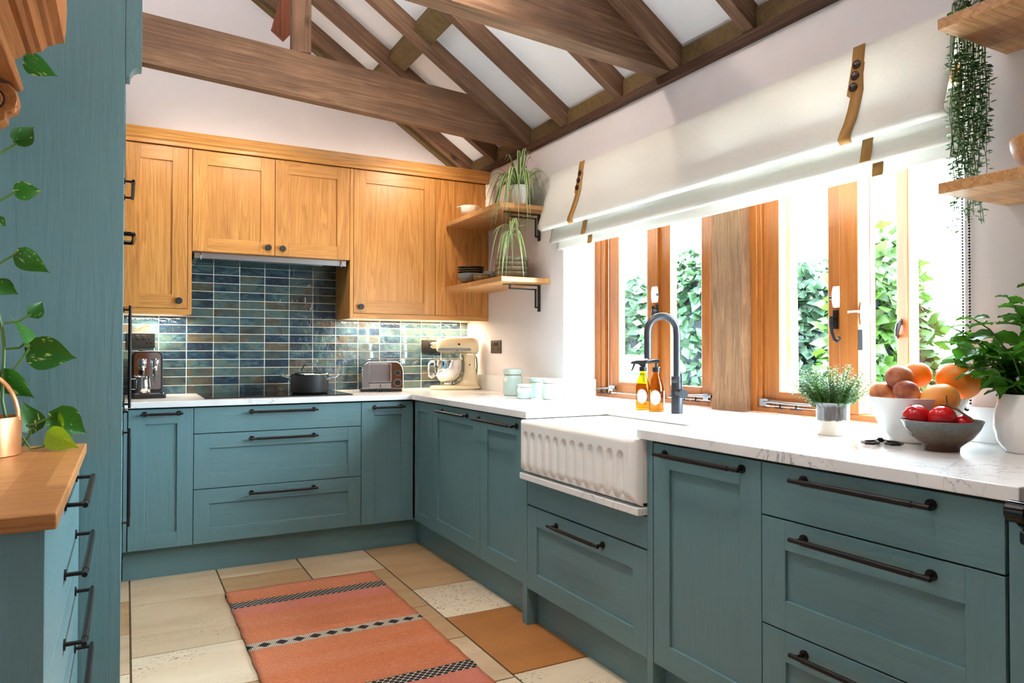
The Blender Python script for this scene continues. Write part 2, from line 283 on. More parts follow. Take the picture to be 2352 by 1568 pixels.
# ------------------------------------------------------------------ mesh helpers
class MB:
    def __init__(s): s.v = []; s.f = []; s.k = []; s.mi = 0
    def add(s, vs, fs):
        o = len(s.v); s.v += [tuple(p) for p in vs]; s.f += [tuple(o+i for i in f) for f in fs]; s.k += [s.mi]*len(fs); return s
    def box(s, a, b):
        x0, x1 = sorted((a[0], b[0])); y0, y1 = sorted((a[1], b[1])); z0, z1 = sorted((a[2], b[2]))
        return s.add([(x0,y0,z0),(x1,y0,z0),(x1,y1,z0),(x0,y1,z0),(x0,y0,z1),(x1,y0,z1),(x1,y1,z1),(x0,y1,z1)],
                     [(0,3,2,1),(4,5,6,7),(0,1,5,4),(1,2,6,5),(2,3,7,6),(3,0,4,7)])
    def hexa(s, p): return s.add(p, [(0,3,2,1),(4,5,6,7),(0,1,5,4),(1,2,6,5),(2,3,7,6),(3,0,4,7)])
    def tube(s, pts, r, n=8, cap=True, flat=1.0):
        pts = [Vector(p) for p in pts]; rs = r if isinstance(r, (list, tuple)) else [r]*len(pts); vs = []; fs = []
        up = None
        for i, p in enumerate(pts):
            d = (pts[min(i+1, len(pts)-1)]-pts[max(i-1, 0)]).normalized()
            if up is None: up = d.orthogonal().normalized()
            up = (up-d*up.dot(d)); up = up.normalized() if up.length > 1e-6 else d.orthogonal().normalized()
            sd = d.cross(up)
            for j in range(n):
                a = 2*math.pi*j/n; vs.append(p+(up*math.cos(a)+sd*math.sin(a)*flat)*rs[i])
        for i in range(len(pts)-1):
            for j in range(n):
                k = (j+1) % n; fs.append((i*n+j, i*n+k, (i+1)*n+k, (i+1)*n+j))
        if cap: fs.append(tuple(range(n-1, -1, -1))); fs.append(tuple((len(pts)-1)*n+j for j in range(n)))
        return s.add(vs, fs)
    def cyl(s, p0, p1, r, r1=None, n=16): return s.tube([p0, p1], [r, r if r1 is None else r1], n)
    def lathe(s, prof, c=(0,0,0), n=32, sx=1, sy=1):
        """profile [(r,z)] turned about z; r=0 ends close to a point"""
        vs = []; idx = []; fs = []
        for r, z in prof:
            if r < 1e-6: idx.append([len(vs)]*n); vs.append((c[0], c[1], c[2]+z))
            else:
                idx.append([len(vs)+j for j in range(n)])
                vs += [(c[0]+r*sx*math.cos(2*math.pi*j/n), c[1]+r*sy*math.sin(2*math.pi*j/n), c[2]+z) for j in range(n)]
        for i in range(len(prof)-1):
            for j in range(n):
                k = (j+1) % n; q = [idx[i][j], idx[i][k], idx[i+1][k], idx[i+1][j]]
                u = [];  [u.append(t) for t in q if t not in u]
                if len(u) > 2: fs.append(tuple(u))
        return s.add(vs, fs)
    def prism(s, poly, f0, f1):
        """poly of (a,b); f0/f1 map (a,b)->xyz for the two ends"""
        n = len(poly); return s.add([f0(*p) for p in poly]+[f1(*p) for p in poly],
            [tuple(range(n-1, -1, -1)), tuple(range(n, 2*n))]+[(i, (i+1) % n, n+(i+1) % n, n+i) for i in range(n)])
    def ball(s, c, r, nu=16, nv=10, sx=1, sy=1, sz=1):
        return s.lathe([(r*math.sin(math.pi*i/nv)*(1 if 0 < i < nv else 0), -r*sz*math.cos(math.pi*i/nv)) for i in range(nv+1)], c, nu, sx, sy)
    def build(s, name, mat, parent=None, bev=0, seg=2, world=True, sharp=35, loc=None, rot=None):
        off = Vector((0,0,0))
        if parent is not None and world:
            r = parent
            while r.parent: r = r.parent
            off = r.location
        elif loc is not None and world: off = Vector(loc)
        me = bpy.data.meshes.new(name); me.from_pydata([(p[0]-off[0], p[1]-off[1], p[2]-off[2]) for p in s.v], [], s.f)
        mats = mat if isinstance(mat, (list, tuple)) else [mat]
        for q in mats: me.materials.append(M[q])
        me.polygons.foreach_set('material_index', s.k)
        bm = bmesh.new(); bm.from_mesh(me); bmesh.ops.recalc_face_normals(bm, faces=bm.faces); bm.to_mesh(me); bm.free()
        me.polygons.foreach_set('use_smooth', [True]*len(me.polygons)); me.set_sharp_from_angle(angle=R(sharp)); me.update()
        o = bpy.data.objects.new(name, me); COL.objects.link(o)
        if parent is not None: o.parent = parent
        if loc is not None: o.location = loc
        if rot is not None: o.rotation_euler = rot
        if bev:
            b = o.modifiers.new('bevel', 'BEVEL'); b.width = bev; b.segments = seg; b.limit_method = 'ANGLE'; b.angle_limit = R(40); b.harden_normals = True
        return o
def tag(o, label=None, cat=None, group=None, kind=None):
    if label: o['label'] = label
    if cat: o['category'] = cat
    if group: o['group'] = group
    if kind: o['kind'] = kind
    return o
def thing(name, label, cat, loc=(0,0,0), rz=0, group=None):
    o = bpy.data.objects.new(name, None); COL.objects.link(o); o.empty_display_size = .05; o.location = loc; o.rotation_euler = (0, 0, rz)
    return tag(o, label, cat, group)
def copy_tree(o, parent=None):
    c = o.copy(); COL.objects.link(c); c.parent = parent
    for ch in o.children: copy_tree(ch, c)
    return c
def bx(*pairs):
    b = MB()
    for a, c in pairs: b.box(a, c)
    return b
# ------------------------------------------------------------------ dimensions
WX, YB, ZT, ZW = .622, .598, .900, .869          # window wall, back wall, worktop top and underside
DB, DT = .155, .862                              # door bottom / top
CEIL = lambda x: 2.49+.664*(WX-x)                # white roof slope
RAF = lambda x: 2.38+.664*(WX-x)                 # underside of rafters
XL, YF = -2.17, -6.2                             # left and rear walls
def struct(o): o['kind'] = 'structure'; return o
# ------------------------------------------------------------------ shell
fl = struct(bx(((XL-.1, YF-.1, -.12), (WX+.3, YB+.1, -.006))).build('floor', 'floor_grout'))
def slab(x0, x1, y0, y1, tone, g=.0035):
    b = MB(); b.box((x0+g, y0+g, -.006), (x1-g, y1-g, 0)); return b.build('tile', 'trav_'+tone, fl, bev=.0015, seg=1)
cols = {(-1.905, -1.49): [.5, -.28, -.72, -1.13, -1.75, -2.16], (-1.49, -1.085): [.5, -.37, -.99, -1.40, -2.02, -2.43], (-1.085, -.67): [.5, -.13, -.55, -1.17, -1.58, -2.2],
        (-.67, -.285): [.5, -.354, -.98, -1.385, -1.80, -2.42], (-.285, .12): [.5, -.748, -1.165, -1.78, -2.19, -2.81]}
TONES = {-1.905: ['beige', 'tan', 'beige', 'cream', 'beige'], -1.49: ['beige', 'beige', 'cream', 'tan', 'cream', 'beige'], -1.085: ['beige', 'tan', 'cream', 'beige', 'ochre'], -.67: ['beige', 'tan', 'tan', 'beige', 'cream'], -.285: ['tan', 'cream', 'ochre', 'cream', 'beige', 'tan']}
for (x0, x1), ys in cols.items():
    ys = ys+[ys[-1]-.41, ys[-1]-1.03, ys[-1]-1.44, ys[-1]-2.06, ys[-1]-2.47]
    tn = TONES[x0]
    for i, (a, b) in enumerate(zip(ys, ys[1:])): slab(x0, x1, b, a, tn[i % len(tn)])
wb = struct(MB().prism([(XL-.1, -.1), (WX+.3, -.1), (WX+.3, CEIL(WX+.3)), (XL-.1, CEIL(XL-.1))], lambda a, b: (a, YB, b), lambda a, b: (a, YB+.12, b)).build('wall_back', 'plaster'))
WY0, WY1, WZ1 = -2.85, -.685, 2.08               # window opening
wr = MB()
for a, b in (((WX, WY1, -.1), (WX+.3, YB, 2.37)), ((WX, YF, -.1), (WX+.3, WY0, 2.37)), ((WX, WY0, -.1), (WX+.3, WY1, ZW)), ((WX, WY0, WZ1), (WX+.3, WY1, 2.37))): wr.box(a, b)
struct(wr.build('wall_right', 'plaster'))
struct(bx(((XL-.1, YF, -.1), (XL, YB, CEIL(XL)))).build('wall_left', 'plaster'))
wf = MB(); GA, GB = -1.15, -.30
wf.prism([(XL, -.1), (GA, -.1), (GA, CEIL(GA)), (XL, CEIL(XL))], lambda a, b: (a, YF-.12, b), lambda a, b: (a, YF, b)); wf.prism([(GB, -.1), (WX+.3, -.1), (WX+.3, CEIL(WX+.3)), (GB, CEIL(GB))], lambda a, b: (a, YF-.12, b), lambda a, b: (a, YF, b)); wf.prism([(GA, 2.15), (GB, 2.15), (GB, CEIL(GB)), (GA, CEIL(GA))], lambda a, b: (a, YF-.12, b), lambda a, b: (a, YF, b))
struct(wf.build('wall_front', 'plaster'))
dr = struct(bx(((GA, YF-.1, 0), (GA+.08, YF-.04, 2.15)), ((GB-.08, YF-.1, 0), (GB, YF-.04, 2.15)), ((GA+.08, YF-.1, 2.07), (GB-.08, YF-.04, 2.15)), ((GA+.08, YF-.1, 0), (GB-.08, YF-.04, .12))).build('door_1', 'pine_z'))
bx(((GA+.08, YF-.085, .12), (GB-.08, YF-.05, 2.07))).build('door_panel', 'pine_z', dr)
struct(MB().prism([(WX+.3, CEIL(WX+.3)), (XL-.1, CEIL(XL-.1)), (XL-.1, CEIL(XL-.1)+.12), (WX+.3, CEIL(WX+.3)+.12)], lambda a, b: (a, YF-.12, b), lambda a, b: (a, YB+.12, b)).build('ceiling', 'ceiling_white'))
# ------------------------------------------------------------------ glazed splashback, one object per tile
gx = [-1.53]+[-1.494+.1472*i for i in range(15)][0:]; gx = [x for x in gx if x < .60]+[WX]
bx(((-1.53, YB-.0102, ZT), (WX, YB+.002, 1.372)), ((-1.21, YB-.0102, 1.37), (-.31, YB+.002, 1.735))).build('grout', 'grout', wb)
tile_me = {}
for i in range(len(gx)-1):
    for j in range(17):
        z0, z1 = .9045+.0508*j, .9045+.0508*(j+1)
        inside = gx[i] > -1.25 and gx[i+1] < -.27
        if z0 > 1.35 and not inside: continue
        if z0 > 1.70: continue
        x0, x1 = gx[i]+.0019, gx[i+1]-.0019; w = round(x1-x0, 4)
        if w not in tile_me:
            b = MB(); b.box((0, -.004, 0), (w, .006, .0472)); o = b.build('tile', 'glazed_tile', wb, bev=.0012, seg=1); tile_me[w] = o.data
        else:
            o = bpy.data.objects.new('tile', tile_me[w]); COL.objects.link(o); o.parent = wb
            q = o.modifiers.new('bevel', 'BEVEL'); q.width = .0012; q.segments = 1
        o.location = (x0, YB-.008+random.uniform(-.0006, .0006), z0); o.rotation_euler = (random.uniform(-.006, .006), 0, random.uniform(-.005, .005))
# ------------------------------------------------------------------ roof timbers
def timber(name, label, p0, p1, h, w, mat, cat='beam', group=None, bev=.004):
    """p0,p1: near underside edge; w goes back (+y), h goes up, plumb cut ends"""
    p0, p1 = Vector(p0), Vector(p1); L = (p1-p0).length; d = (p1-p0)/L
    o = MB()
    u = Vector((0,0,1)) if abs(d.z) < .9 else Vector((-1,0,0))
    lx = Matrix((d, Vector((0,1,0)), d.cross(Vector((0,1,0))))).transposed()
    inv = lx.inverted(); P = []
    for q in (p0, p1):
        for dy, dz in ((0,0), (w,0), (w,h), (0,h)): P.append(inv @ (q+Vector((0,dy,0))+u*dz-p0))
    o.hexa([P[0], P[1], P[2], P[3], P[4], P[5], P[6], P[7]])
    ob = o.build(name, mat, bev=bev, world=False); ob.matrix_world = Matrix.Translation(p0) @ lx.to_4x4()
    return tag(ob, label, cat, group)
RY = [(.50, 'sloping rafter against the gable wall above the oak cupboards'), (.112, 'sloping rafter between the gable wall and the far tie beam'), (-.33, 'sloping rafter bolted to the right end of the far tie beam'),
      (-.745, 'knotty sloping rafter midway between the two tie beams'), (-1.243, 'short rafter end seen just behind the near tie beam'), (-1.66, 'sloping rafter in front of the near tie beam'), (-2.082, 'rafter at the top edge of the photo, nearest the camera'), (-2.5, 'rafter beyond the top right of the photo, past the last visible one')]
for y, lab in RY:
    timber('rafter', lab, (WX, y, RAF(WX)), (-2.1, y, RAF(-2.1)), .112, .055, 'beam_x', 'rafter', 'sloping roof rafters')
timber('gable_batten', 'olive-brown batten fixed below the rafter against the gable wall', (WX-.05, .545, RAF(WX-.05)-.035), (-2.1, .545, RAF(-2.1)-.035), .05, .05, 'olive_timber', 'beam')
timber('tie_beam', 'thick rough-sawn tie beam crossing in front of the gable wall', (.60, -.275, 2.387), (-2.15, -.275, 2.553), .24, .062, 'beam_x', 'beam', 'tie beams')
timber('tie_beam', 'pale-edged tie beam nearest the camera, cut by the top of the photo', (.60, -1.605, 2.392), (-2.15, -1.605, 2.572), .24, .10, 'beam_x', 'beam', 'tie beams')
bx(((-.77, -.272, 2.708), (-.672, -.215, RAF(-.70)))).build('king_post', 'beam_z', bev=.003, loc=(-.72, -.25, 2.68))
tag(bpy.data.objects['king_post'], 'upright post standing on top of the far tie beam', 'post')
st = MB().prism([(-.81, 2.955), (-.743, 2.905), (-.69, 2.97), (-.60, 3.25), (-.735, 3.25)], lambda a, b: (a, .095, b), lambda a, b: (a, .125, b)).build('strut', 'red_timber', bev=.002, loc=(-.74, .1, 2.9))
tag(st, 'reddish pointed board hanging beside the upright post', 'board')
tag(bx(((WX-.028, YF, 2.352), (WX+.02, YB, 2.392))).build('wall_plate', 'plate_timber', bev=.004), 'long dark timber wall plate along the top of the window wall', 'beam')
rys = [y for y, _ in RY]
for a, b in zip(rys, rys[1:]):
    lab = {.50: 'blocking board between the rafters in the far corner above the shelves', .112: 'blocking board above the wall plate behind the far tie beam', -.33: 'blocking board between the far tie beam and the knotty rafter', -.745: 'blocking board with a chalk mark between knotty and short rafters', -1.243: 'blocking board just behind the near tie beam', -1.66: 'blocking board right of the near tie beam', -2.082: 'blocking board at the top right end of the wall plate'}[a]
    o = bx(((WX-.012, b+.057, 2.388), (WX+.02, a-.002, 2.478))).build('blocking', 'olive_timber', bev=.002, loc=(WX, (a+b)/2, 2.4)); tag(o, lab, 'board', 'blocking boards')
# batten across the rafters
for a, b, lab in ((.112, -.33, 'short olive noggin between rafters beyond the far tie beam'), (-.33, -.745, 'olive noggin between rafters nearest the near tie beam'), (.50, .112, 'olive noggin beside the gable wall, farthest of three')):
    o = MB(); q = [(-.115, CEIL(-.115)), (-.015, CEIL(-.015)), (-.03, CEIL(-.015)-.055), (-.13, CEIL(-.115)-.055)]
    o = o.prism(q, lambda x, z: (x, b+.056, z), lambda x, z: (x, a-.001, z)).build('noggin', 'olive_timber', bev=.002, loc=(-.07, (a+b)/2, 2.9)); tag(o, lab, 'board', 'noggins')
# ------------------------------------------------------------------ joinery helpers
def FB(y0): return lambda a, d, z: (a, y0-d, z)         # faces the camera side (-y)
def FR(x0): return lambda a, d, z: (x0-d, a, z)         # window run, faces -x
def FL(x0): return lambda a, d, z: (x0+d, a, z)         # left run, faces +x
def bar_handle(F, a, z, L, parent, vert=False, mat='black_bronze', out=.034, end=.018):
    b = MB(); P = (lambda t, d: F(a, d, z+t)) if vert else (lambda t, d: F(a+t, d, z))
    h = L/2
    b.tube([P(-h-end, out), P(-h+.02, out), P(-h+.021, out), P(h-.021, out), P(h-.02, out), P(h+end, out)], [.0058, .0058, .0072, .0072, .0058, .0058], 12)
    for t in (-h, h):
        b.cyl(P(t, 0), P(t, out), .0048, n=10); b.tube([P(t, 0), P(t, .004)], .0125, 16)
    return b.build('handle', mat, parent)
def fbox(b, F, a0, d0, z0, a1, d1, z1): return b.box(F(a0, d0, z0), F(a1, d1, z1))
def shaker(F, a0, a1, z0, z1, parent, name='door', mats=('teal_z', 'teal_x'), fw=.076, th=.02, rec=.009, pmat=None, g=.0015, bev=.0012):
    a0, a1 = sorted((a0, a1)); a0 += g; a1 -= g; z0 += g; z1 -= g
    b = MB()
    fbox(b, F, a0, -th, z0, a0+fw, 0, z1); fbox(b, F, a1-fw, -th, z0, a1, 0, z1)
    b.mi = 1; fbox(b, F, a0+fw, -th, z0, a1-fw, 0, z0+fw); fbox(b, F, a0+fw, -th, z1-fw, a1-fw, 0, z1)
    o = b.build(name, list(mats), parent, bev=bev, seg=2)
    p = MB(); fbox(p, F, a0+fw-.004, -th+.003, z0+fw-.004, a1-fw+.004, -rec, z1-fw+.004); p.build('panel', pmat or mats[0], o)
    return o
def slabfront(F, a0, a1, z0, z1, parent, name='drawer', mat='teal_x', th=.02, g=.0015):
    a0, a1 = sorted((a0, a1)); b = MB(); fbox(b, F, a0+g, -th, z0+g, a1-g, 0, z1-g); return b.build(name, mat, parent, bev=.0012, seg=2)
def carcass(F, a0, a1, z0, z1, depth, parent, mat='teal_z', face='dark_inside'):
    a0, a1 = sorted((a0, a1)); b = MB(); fbox(b, F, a0, -depth, z0, a1, -.021, z1); return b.build('body', face if mat is None else mat, parent)
def base(label, F, a0, a1, depth=.56, z1=.866):
    c = F((a0+a1)/2, -depth/2, 0); t = thing('base_cabinet', label, 'cabinet', (c[0], c[1], DB)); carcass(F, a0, a1, DB, z1, depth, t, face='dark_inside', mat='dark_inside'); return t
B0, RA, RB = FB(0), FR(0), FR(-.013)
XA, X1, X2 = -1.5027, -1.2022, -.3176
Z1_, Z2_ = .725, .437
# back run
t = base('teal shaker base unit with one narrow door, below the coffee machine', B0, -1.522, X1); d_ = shaker(B0, XA, X1, DB, DT, t); bar_handle(B0, -1.35, .837, .156, d_)
b = MB(); fbox(b, B0, -1.522, -.02, DB, XA-.003, -.002, DT); b.build('filler', 'teal_z', t, bev=.001)
t = base('wide teal three-drawer unit under the black hob', B0, X1, X2)
for z0, z1, fl_, hz in ((Z1_, DT, 1, .832), (Z2_, Z1_, 0, .689), (DB, Z2_, 0, .399)):
    d_ = slabfront(B0, X1, X2, z0+.001, z1, t) if fl_ else shaker(B0, X1, X2, z0+.001, z1, t, 'drawer', ('teal_z', 'teal_x'), pmat='teal_x'); bar_handle(B0, -.752, hz, .328, d_)
t = base('teal corner base unit with one narrow door beside the drawers', B0, X2, 0); d_ = shaker(B0, X2, -.002, DB, DT, t); bar_handle(B0, -.160, .830, .16, d_)
# window run, far part
YA, YBn = -.9143, -1.3603
t = base('teal shaker door unit nearest the corner on the window run, with a narrow fixed panel', RA, -.021, YA, .60)
shaker(RA, -.022, -.295, DB, DT, t, 'corner_panel', ('teal_z', 'teal_y'), fw=.055)
d_ = shaker(RA, -.295, YA, DB, DT, t, mats=('teal_z', 'teal_y')); bar_handle(RA, -.604, .831, .325, d_)
t = base('teal shaker door unit between corner unit and white sink', RA, YA, YBn, .60); d_ = shaker(RA, YA, YBn, DB, DT, t, mats=('teal_z', 'teal_y')); bar_handle(RA, -1.092, .827, .385, d_)
# sink unit
YSL, YSR = -1.4029, -2.1989
t = thing('sink_cabinet', 'teal unit with one deep drawer under the white fluted sink', 'cabinet', (.28, -1.8, 0))
b = MB(); fbox(b, RB, YSL, -.56, DB, YSR, -.021, .60); b.build('body', 'dark_inside', t)
slabfront(RB, YSL, YSR, .5095, .618, t, 'top_rail', 'teal_y'); d_ = shaker(RB, YSL, YSR, DB, .5065, t, 'drawer', ('teal_z', 'teal_y'), pmat='teal_y'); bar_handle(RB, -1.794, .4665, .312, d_)
for a0, a1, lb in ((YBn-.001, YSL, 'left end panel'), (YSR, -2.2265, 'right end panel')):
    b = MB(); fbox(b, RB, a0, -.09, 0, a1, .001, .866); b.build('end_panel', 'teal_z', t, bev=.0012)
# right of the sink
YT1, YT2, YT3 = -2.2286, -2.6769, -3.2838
t = base('tall-door teal base unit right of the sink, below the thyme pot', RB, YT1, YT2); d_ = shaker(RB, YT1, YT2, DB, DT, t, mats=('teal_z', 'teal_y')); bar_handle(RB, -2.448, .831, .322, d_)
t = base('teal three-drawer unit nearest the range cooker', RB, YT2, YT3)
for z0, z1, fl_, hz in ((.7205, DT, 1, .8315), (.434, .7205, 0, .684), (DB, .434, 0, .397)):
    d_ = slabfront(RB, YT2, YT3, z0+.001, z1, t, 'drawer', 'teal_y') if fl_ else shaker(RB, YT2, YT3, z0+.001, z1, t, 'drawer', ('teal_z', 'teal_y'), pmat='teal_y'); bar_handle(RB, -2.976, hz, .324, d_)
b = MB(); fbox(b, RB, YT3-.004, -.56, 0, -3.315, -.003, .866); b.build('end_panel', 'teal_z', t, bev=.001)
# plinths
tag(struct(bx(((-1.522, .05, 0), (.05, .068, DB-.002))).build('baseboard_back', 'teal_x')), 'teal plinth board under the back run of units')
tag(struct(bx(((.05, -.9, 0), (.068, .05, DB-.002)), ((.05, YBn, 0), (.068, -.9, DB-.002))).build('baseboard_right', 'teal_y')), 'teal plinth board under the far window run')
tag(struct(bx(((.04, YSR, 0), (.058, YSL, DB-.002))).build('baseboard_sink', 'teal_y')), 'teal plinth board under the sink unit')
tag(struct(bx(((.04, YT3, 0), (.058, -2.2265, DB-.002))).build('baseboard_near', 'teal_y')), 'teal plinth board under the near drawer units')
# ------------------------------------------------------------------ worktop and sink
SX0, SX1, SY0, SY1 = -.005, .40, -1.42, -2.165            # bowl cut-out in the quartz
wt = thing('worktop', 'white quartz worktop wrapping round both runs with the sink cut out', 'worktop', (.3, 0, ZW))
g = .02
outer = [(-1.519, YB-.008), (-1.519, -g), (-g, -g), (-g, -1.403), (SX1, -1.403), (SX1, -2.1685), (-.013-g, -2.1685), (-.013-g, -3.318), (WX, -3.318), (WX, WY0+.003), (.828, WY0+.003), (.828, WY1-.003), (WX, WY1-.003), (WX, YB-.008)]
def ngon_slab(poly, z0, z1):
    n = len(poly); b = MB(); b.add([(x, y, z0) for x, y in poly]+[(x, y, z1) for x, y in poly], [tuple(range(n)), tuple(range(2*n-1, n-1, -1))]+[(i, (i+1) % n, n+(i+1) % n, n+i) for i in range(n)]); return b
ngon_slab(outer, ZW, ZT).build('slab', 'quartz', wt, bev=.003, seg=2)
for a, b_, lab in (((WX-.02, WY1, ZT), (WX, .582, 1.0), 'low quartz upstand on the wall behind the mint green jars'), ((WX-.02, -3.318, ZT), (WX, WY0, 1.0), 'low quartz upstand on the wall behind the mint pot'), ((WX+.001, WY1-.02, ZT), (.828, WY1-.001, 1.0), 'short quartz upstand inside the left window reveal')):
    tag(bx((a, b_)).build('upstand', 'quartz', bev=.002, loc=((a[0]+b_[0])/2, (a[1]+b_[1])/2, ZT)), lab, 'upstand', 'quartz upstands')
# fluted farmhouse sink
sk = thing('farmhouse_sink', 'white fluted ceramic farmhouse sink set between teal units', 'sink', (.2, -1.78, .65))
sy0, sy1, fx, bxk, sz0, sz1 = -1.408, -2.1955, -.062, .43, .6475, .868
NY, NZ = 300, 40
def front_x(y, z):
    a = abs(y-(sy0+sy1)/2); hw = (sy0-sy1)/2
    e = max(0, a-(hw-.035))/.035; rx = .035*(1-math.sqrt(max(0, 1-min(e, 1)**2)))
    eb = max(0, (sz0+.05)-z)/.05; rb = .05*(1-math.sqrt(max(0, 1-min(eb, 1)**2)))
    et = max(0, z-(sz1-.012))/.012; rt = .012*(1-math.sqrt(max(0, 1-min(et, 1)**2)))
    fl2 = 0
    p = (y-sy0)/(-.0585)-.62
    if 0 <= p < 12:
        u = (p % 1)-.5; tz = min(1, max(0, (.823-z)/.012))
        wdt = .30*math.sqrt(tz) if tz < 1 else .30
        if abs(u) < wdt: fl2 = .0095*math.sqrt(max(0, 1-(u/wdt)**2))
    return fx+max(rx, rb, rt)+fl2
b = MB(); vs = []; fs = []
ys_ = [sy0+(sy1-sy0)*i/NY for i in range(NY+1)]; zs_ = [sz0+(sz1-sz0)*j/NZ for j in range(NZ+1)]
for y in ys_:
    for z in zs_: vs.append((front_x(y, z), y, z))
for i in range(NY):
    for j in range(NZ): fs.append((i*(NZ+1)+j, i*(NZ+1)+j+1, (i+1)*(NZ+1)+j+1, (i+1)*(NZ+1)+j))
b.add(vs, fs)
b.build('apron', 'fireclay', sk, sharp=60)
def arcp(cx, cy, r, a0, a1, n): return [(cx+r*math.cos(R(a0+(a1-a0)*i/(n-1))), cy+r*math.sin(R(a0+(a1-a0)*i/(n-1)))) for i in range(n)]
ro = .035; ol = arcp(fx+.012+ro, sy0-ro-.001, ro, 180, 90, 5)+[(bxk, sy0-.001), (bxk, sy1+.001)]+arcp(fx+.012+ro, sy1+ro+.001, ro, 270, 180, 5)
i0, i1, j0, j1, ri = -.022, SX1-.015, sy0-.028, sy1+.028, .03
il = arcp(i0+ri, j0-ri, ri, 180, 90, 3)+arcp(i1-ri, j0-ri, ri, 90, 0, 3)+arcp(i1-ri, j1+ri, ri, 0, -90, 3)+arcp(i0+ri, j1+ri, ri, 270, 180, 3)
b = MB(); n_ = 12; fz = sz0+.03
vs = [(x, y, sz0+.012) for x, y in ol]+[(x, y, sz1) for x, y in ol]+[(x, y, sz1) for x, y in il]+[(x*.98+.004, y, fz) for x, y in il]
fs = [(k*n_+i, k*n_+(i+1) % n_, (k+1)*n_+(i+1) % n_, (k+1)*n_+i) for k in range(3) for i in range(n_)]+[tuple(range(3*n_, 4*n_)), tuple(range(n_))]
b.add(vs, fs).build('bowl', 'fireclay', sk, bev=.005, seg=3)
b = MB(); b.lathe([(0, .001), (.04, .001), (.044, -.002)], (.2, -1.8, sz0+.032)); b.build('waste', 'chrome', sk)
tag(bx(((-.052, YSL-.001, .6215), (.3, YSR+.001, .647))).build('sink_ledge', 'quartz', bev=.003, loc=(-.03, -1.8, .62)), 'narrow white quartz ledge directly beneath the fluted sink', 'ledge')
# ------------------------------------------------------------------ oak wall cupboards
U = FB(.2525); UB, UDB, UDT = 1.3556, 1.3865, 2.268
def ocab(label, a0, a1, z0): 
    t = thing('wall_cupboard', label, 'cupboard', ((a0+a1)/2, .43, z0)); b = MB(); fbox(b, U, a0, -.34, z0, a1, -.021, UDT+.005); b.build('body', 'oak_z', t); return t
OM = ('oak_z', 'oak_x')
def knob(a, z, par):
    y = .2525; b = MB(); b.cyl((a, y, z), (a, y-.014, z), .006); b.tube([(a, y-.013, z), (a, y-.0135, z), (a, y-.024, z), (a, y-.026, z)], [.012, .0175, .0175, .016], 24); b.build('knob', 'matt_black', par)
t = ocab('oak wall cupboard beside the tall teal unit, above the coffee machine', -1.53, -1.1984, UDB-.0005)
d_ = shaker(U, -1.53, -1.2193, UDB, UDT, t, mats=OM); knob(-1.262, 1.429, d_)
b = MB(); fbox(b, U, -1.2183, -.34, UB, -1.1984, .0, UDT); b.build('side_panel', 'oak_z', t, bev=.001); b = MB(); fbox(b, U, -1.53, -.02, UB, -1.2185, .0, UDB-.002); b.build('light_rail', 'oak_x', t, bev=.001)
t = ocab('double-door oak wall cupboard above the hob and extractor', -1.197, -.3185, 1.7069)
d_ = shaker(U, -1.197, -.758, 1.7069, UDT, t, mats=OM); knob(-.797, 1.750, d_); d_ = shaker(U, -.758, -.3185, 1.7069, UDT, t, mats=OM); knob(-.717, 1.749, d_)
t = ocab('oak wall cupboard with plain end panel, right of the extractor', -.2955, WX-.002, UDB-.0005)
d_ = shaker(U, -.2955, .24, UDB, UDT, t, mats=OM); knob(-.252, 1.427, d_)
slabfront(U, .24, WX-.001, UDB, UDT, t, 'end_panel', 'oak_panel')
b = MB(); fbox(b, U, -.3175, -.34, UB, -.2965, .0, UDT); b.build('side_panel', 'oak_z', t, bev=.001); b = MB(); fbox(b, U, -.2963, -.02, UB, WX-.001, .0, UDB-.002); b.build('light_rail', 'oak_x', t, bev=.001)
for a0, a1 in ((-.25, .58), (-1.51, -1.23)): bx(((a0, .475, 1.372), (a1, .505, 1.385))).build('led_strip', 'led', t if a0 > -.3 else bpy.data.objects['wall_cupboard'])
pr = [(0, 0), (.012, 0), (.012, .018), (.022, .028), (.024, .045), (.04, .066), (.044, .076), (0, .076)]
tag(MB().prism(pr, lambda d, z: (-1.53, .2545-d, 2.2725+z), lambda d, z: (WX-.001, .2545-d, 2.2725+z)).add([], []).build('cornice', 'oak_x', loc=(-.45, .24, 2.2725), bev=.001), 'long moulded oak cornice capping the wall cupboards', 'cornice')
tag(bx(((-1.53, .2545, 2.274), (WX-.001, YB-.002, 2.29))).build('cupboard_top', 'oak_x', loc=(-.45, .43, 2.274)), 'oak top board over the wall cupboards behind the cornice', 'board')
# extractor
h = thing('extractor_hood', 'slim steel extractor with glass edge under the double oak cupboard', 'extractor', (-.758, .4, 1.66))
b = MB(); b.box((-1.185, .285, 1.672), (-.331, .585, 1.7055)); b.build('body', 'steel', h, bev=.002)
b = MB(); b.box((-1.16, .262, 1.661), (-.355, .57, 1.665)); b.build('glass_visor', 'hood_glass', h)
for x in (-1.15, -.365):
    MB().tube([(x, .284, 1.70), (x, .276, 1.685), (x, .272, 1.662)], .005, 8).build('bracket', 'chrome', h)
b = MB(); b.box((-1.05, .31, 1.6695), (-.47, .55, 1.6715)); b.build('filter', 'pewter', h)
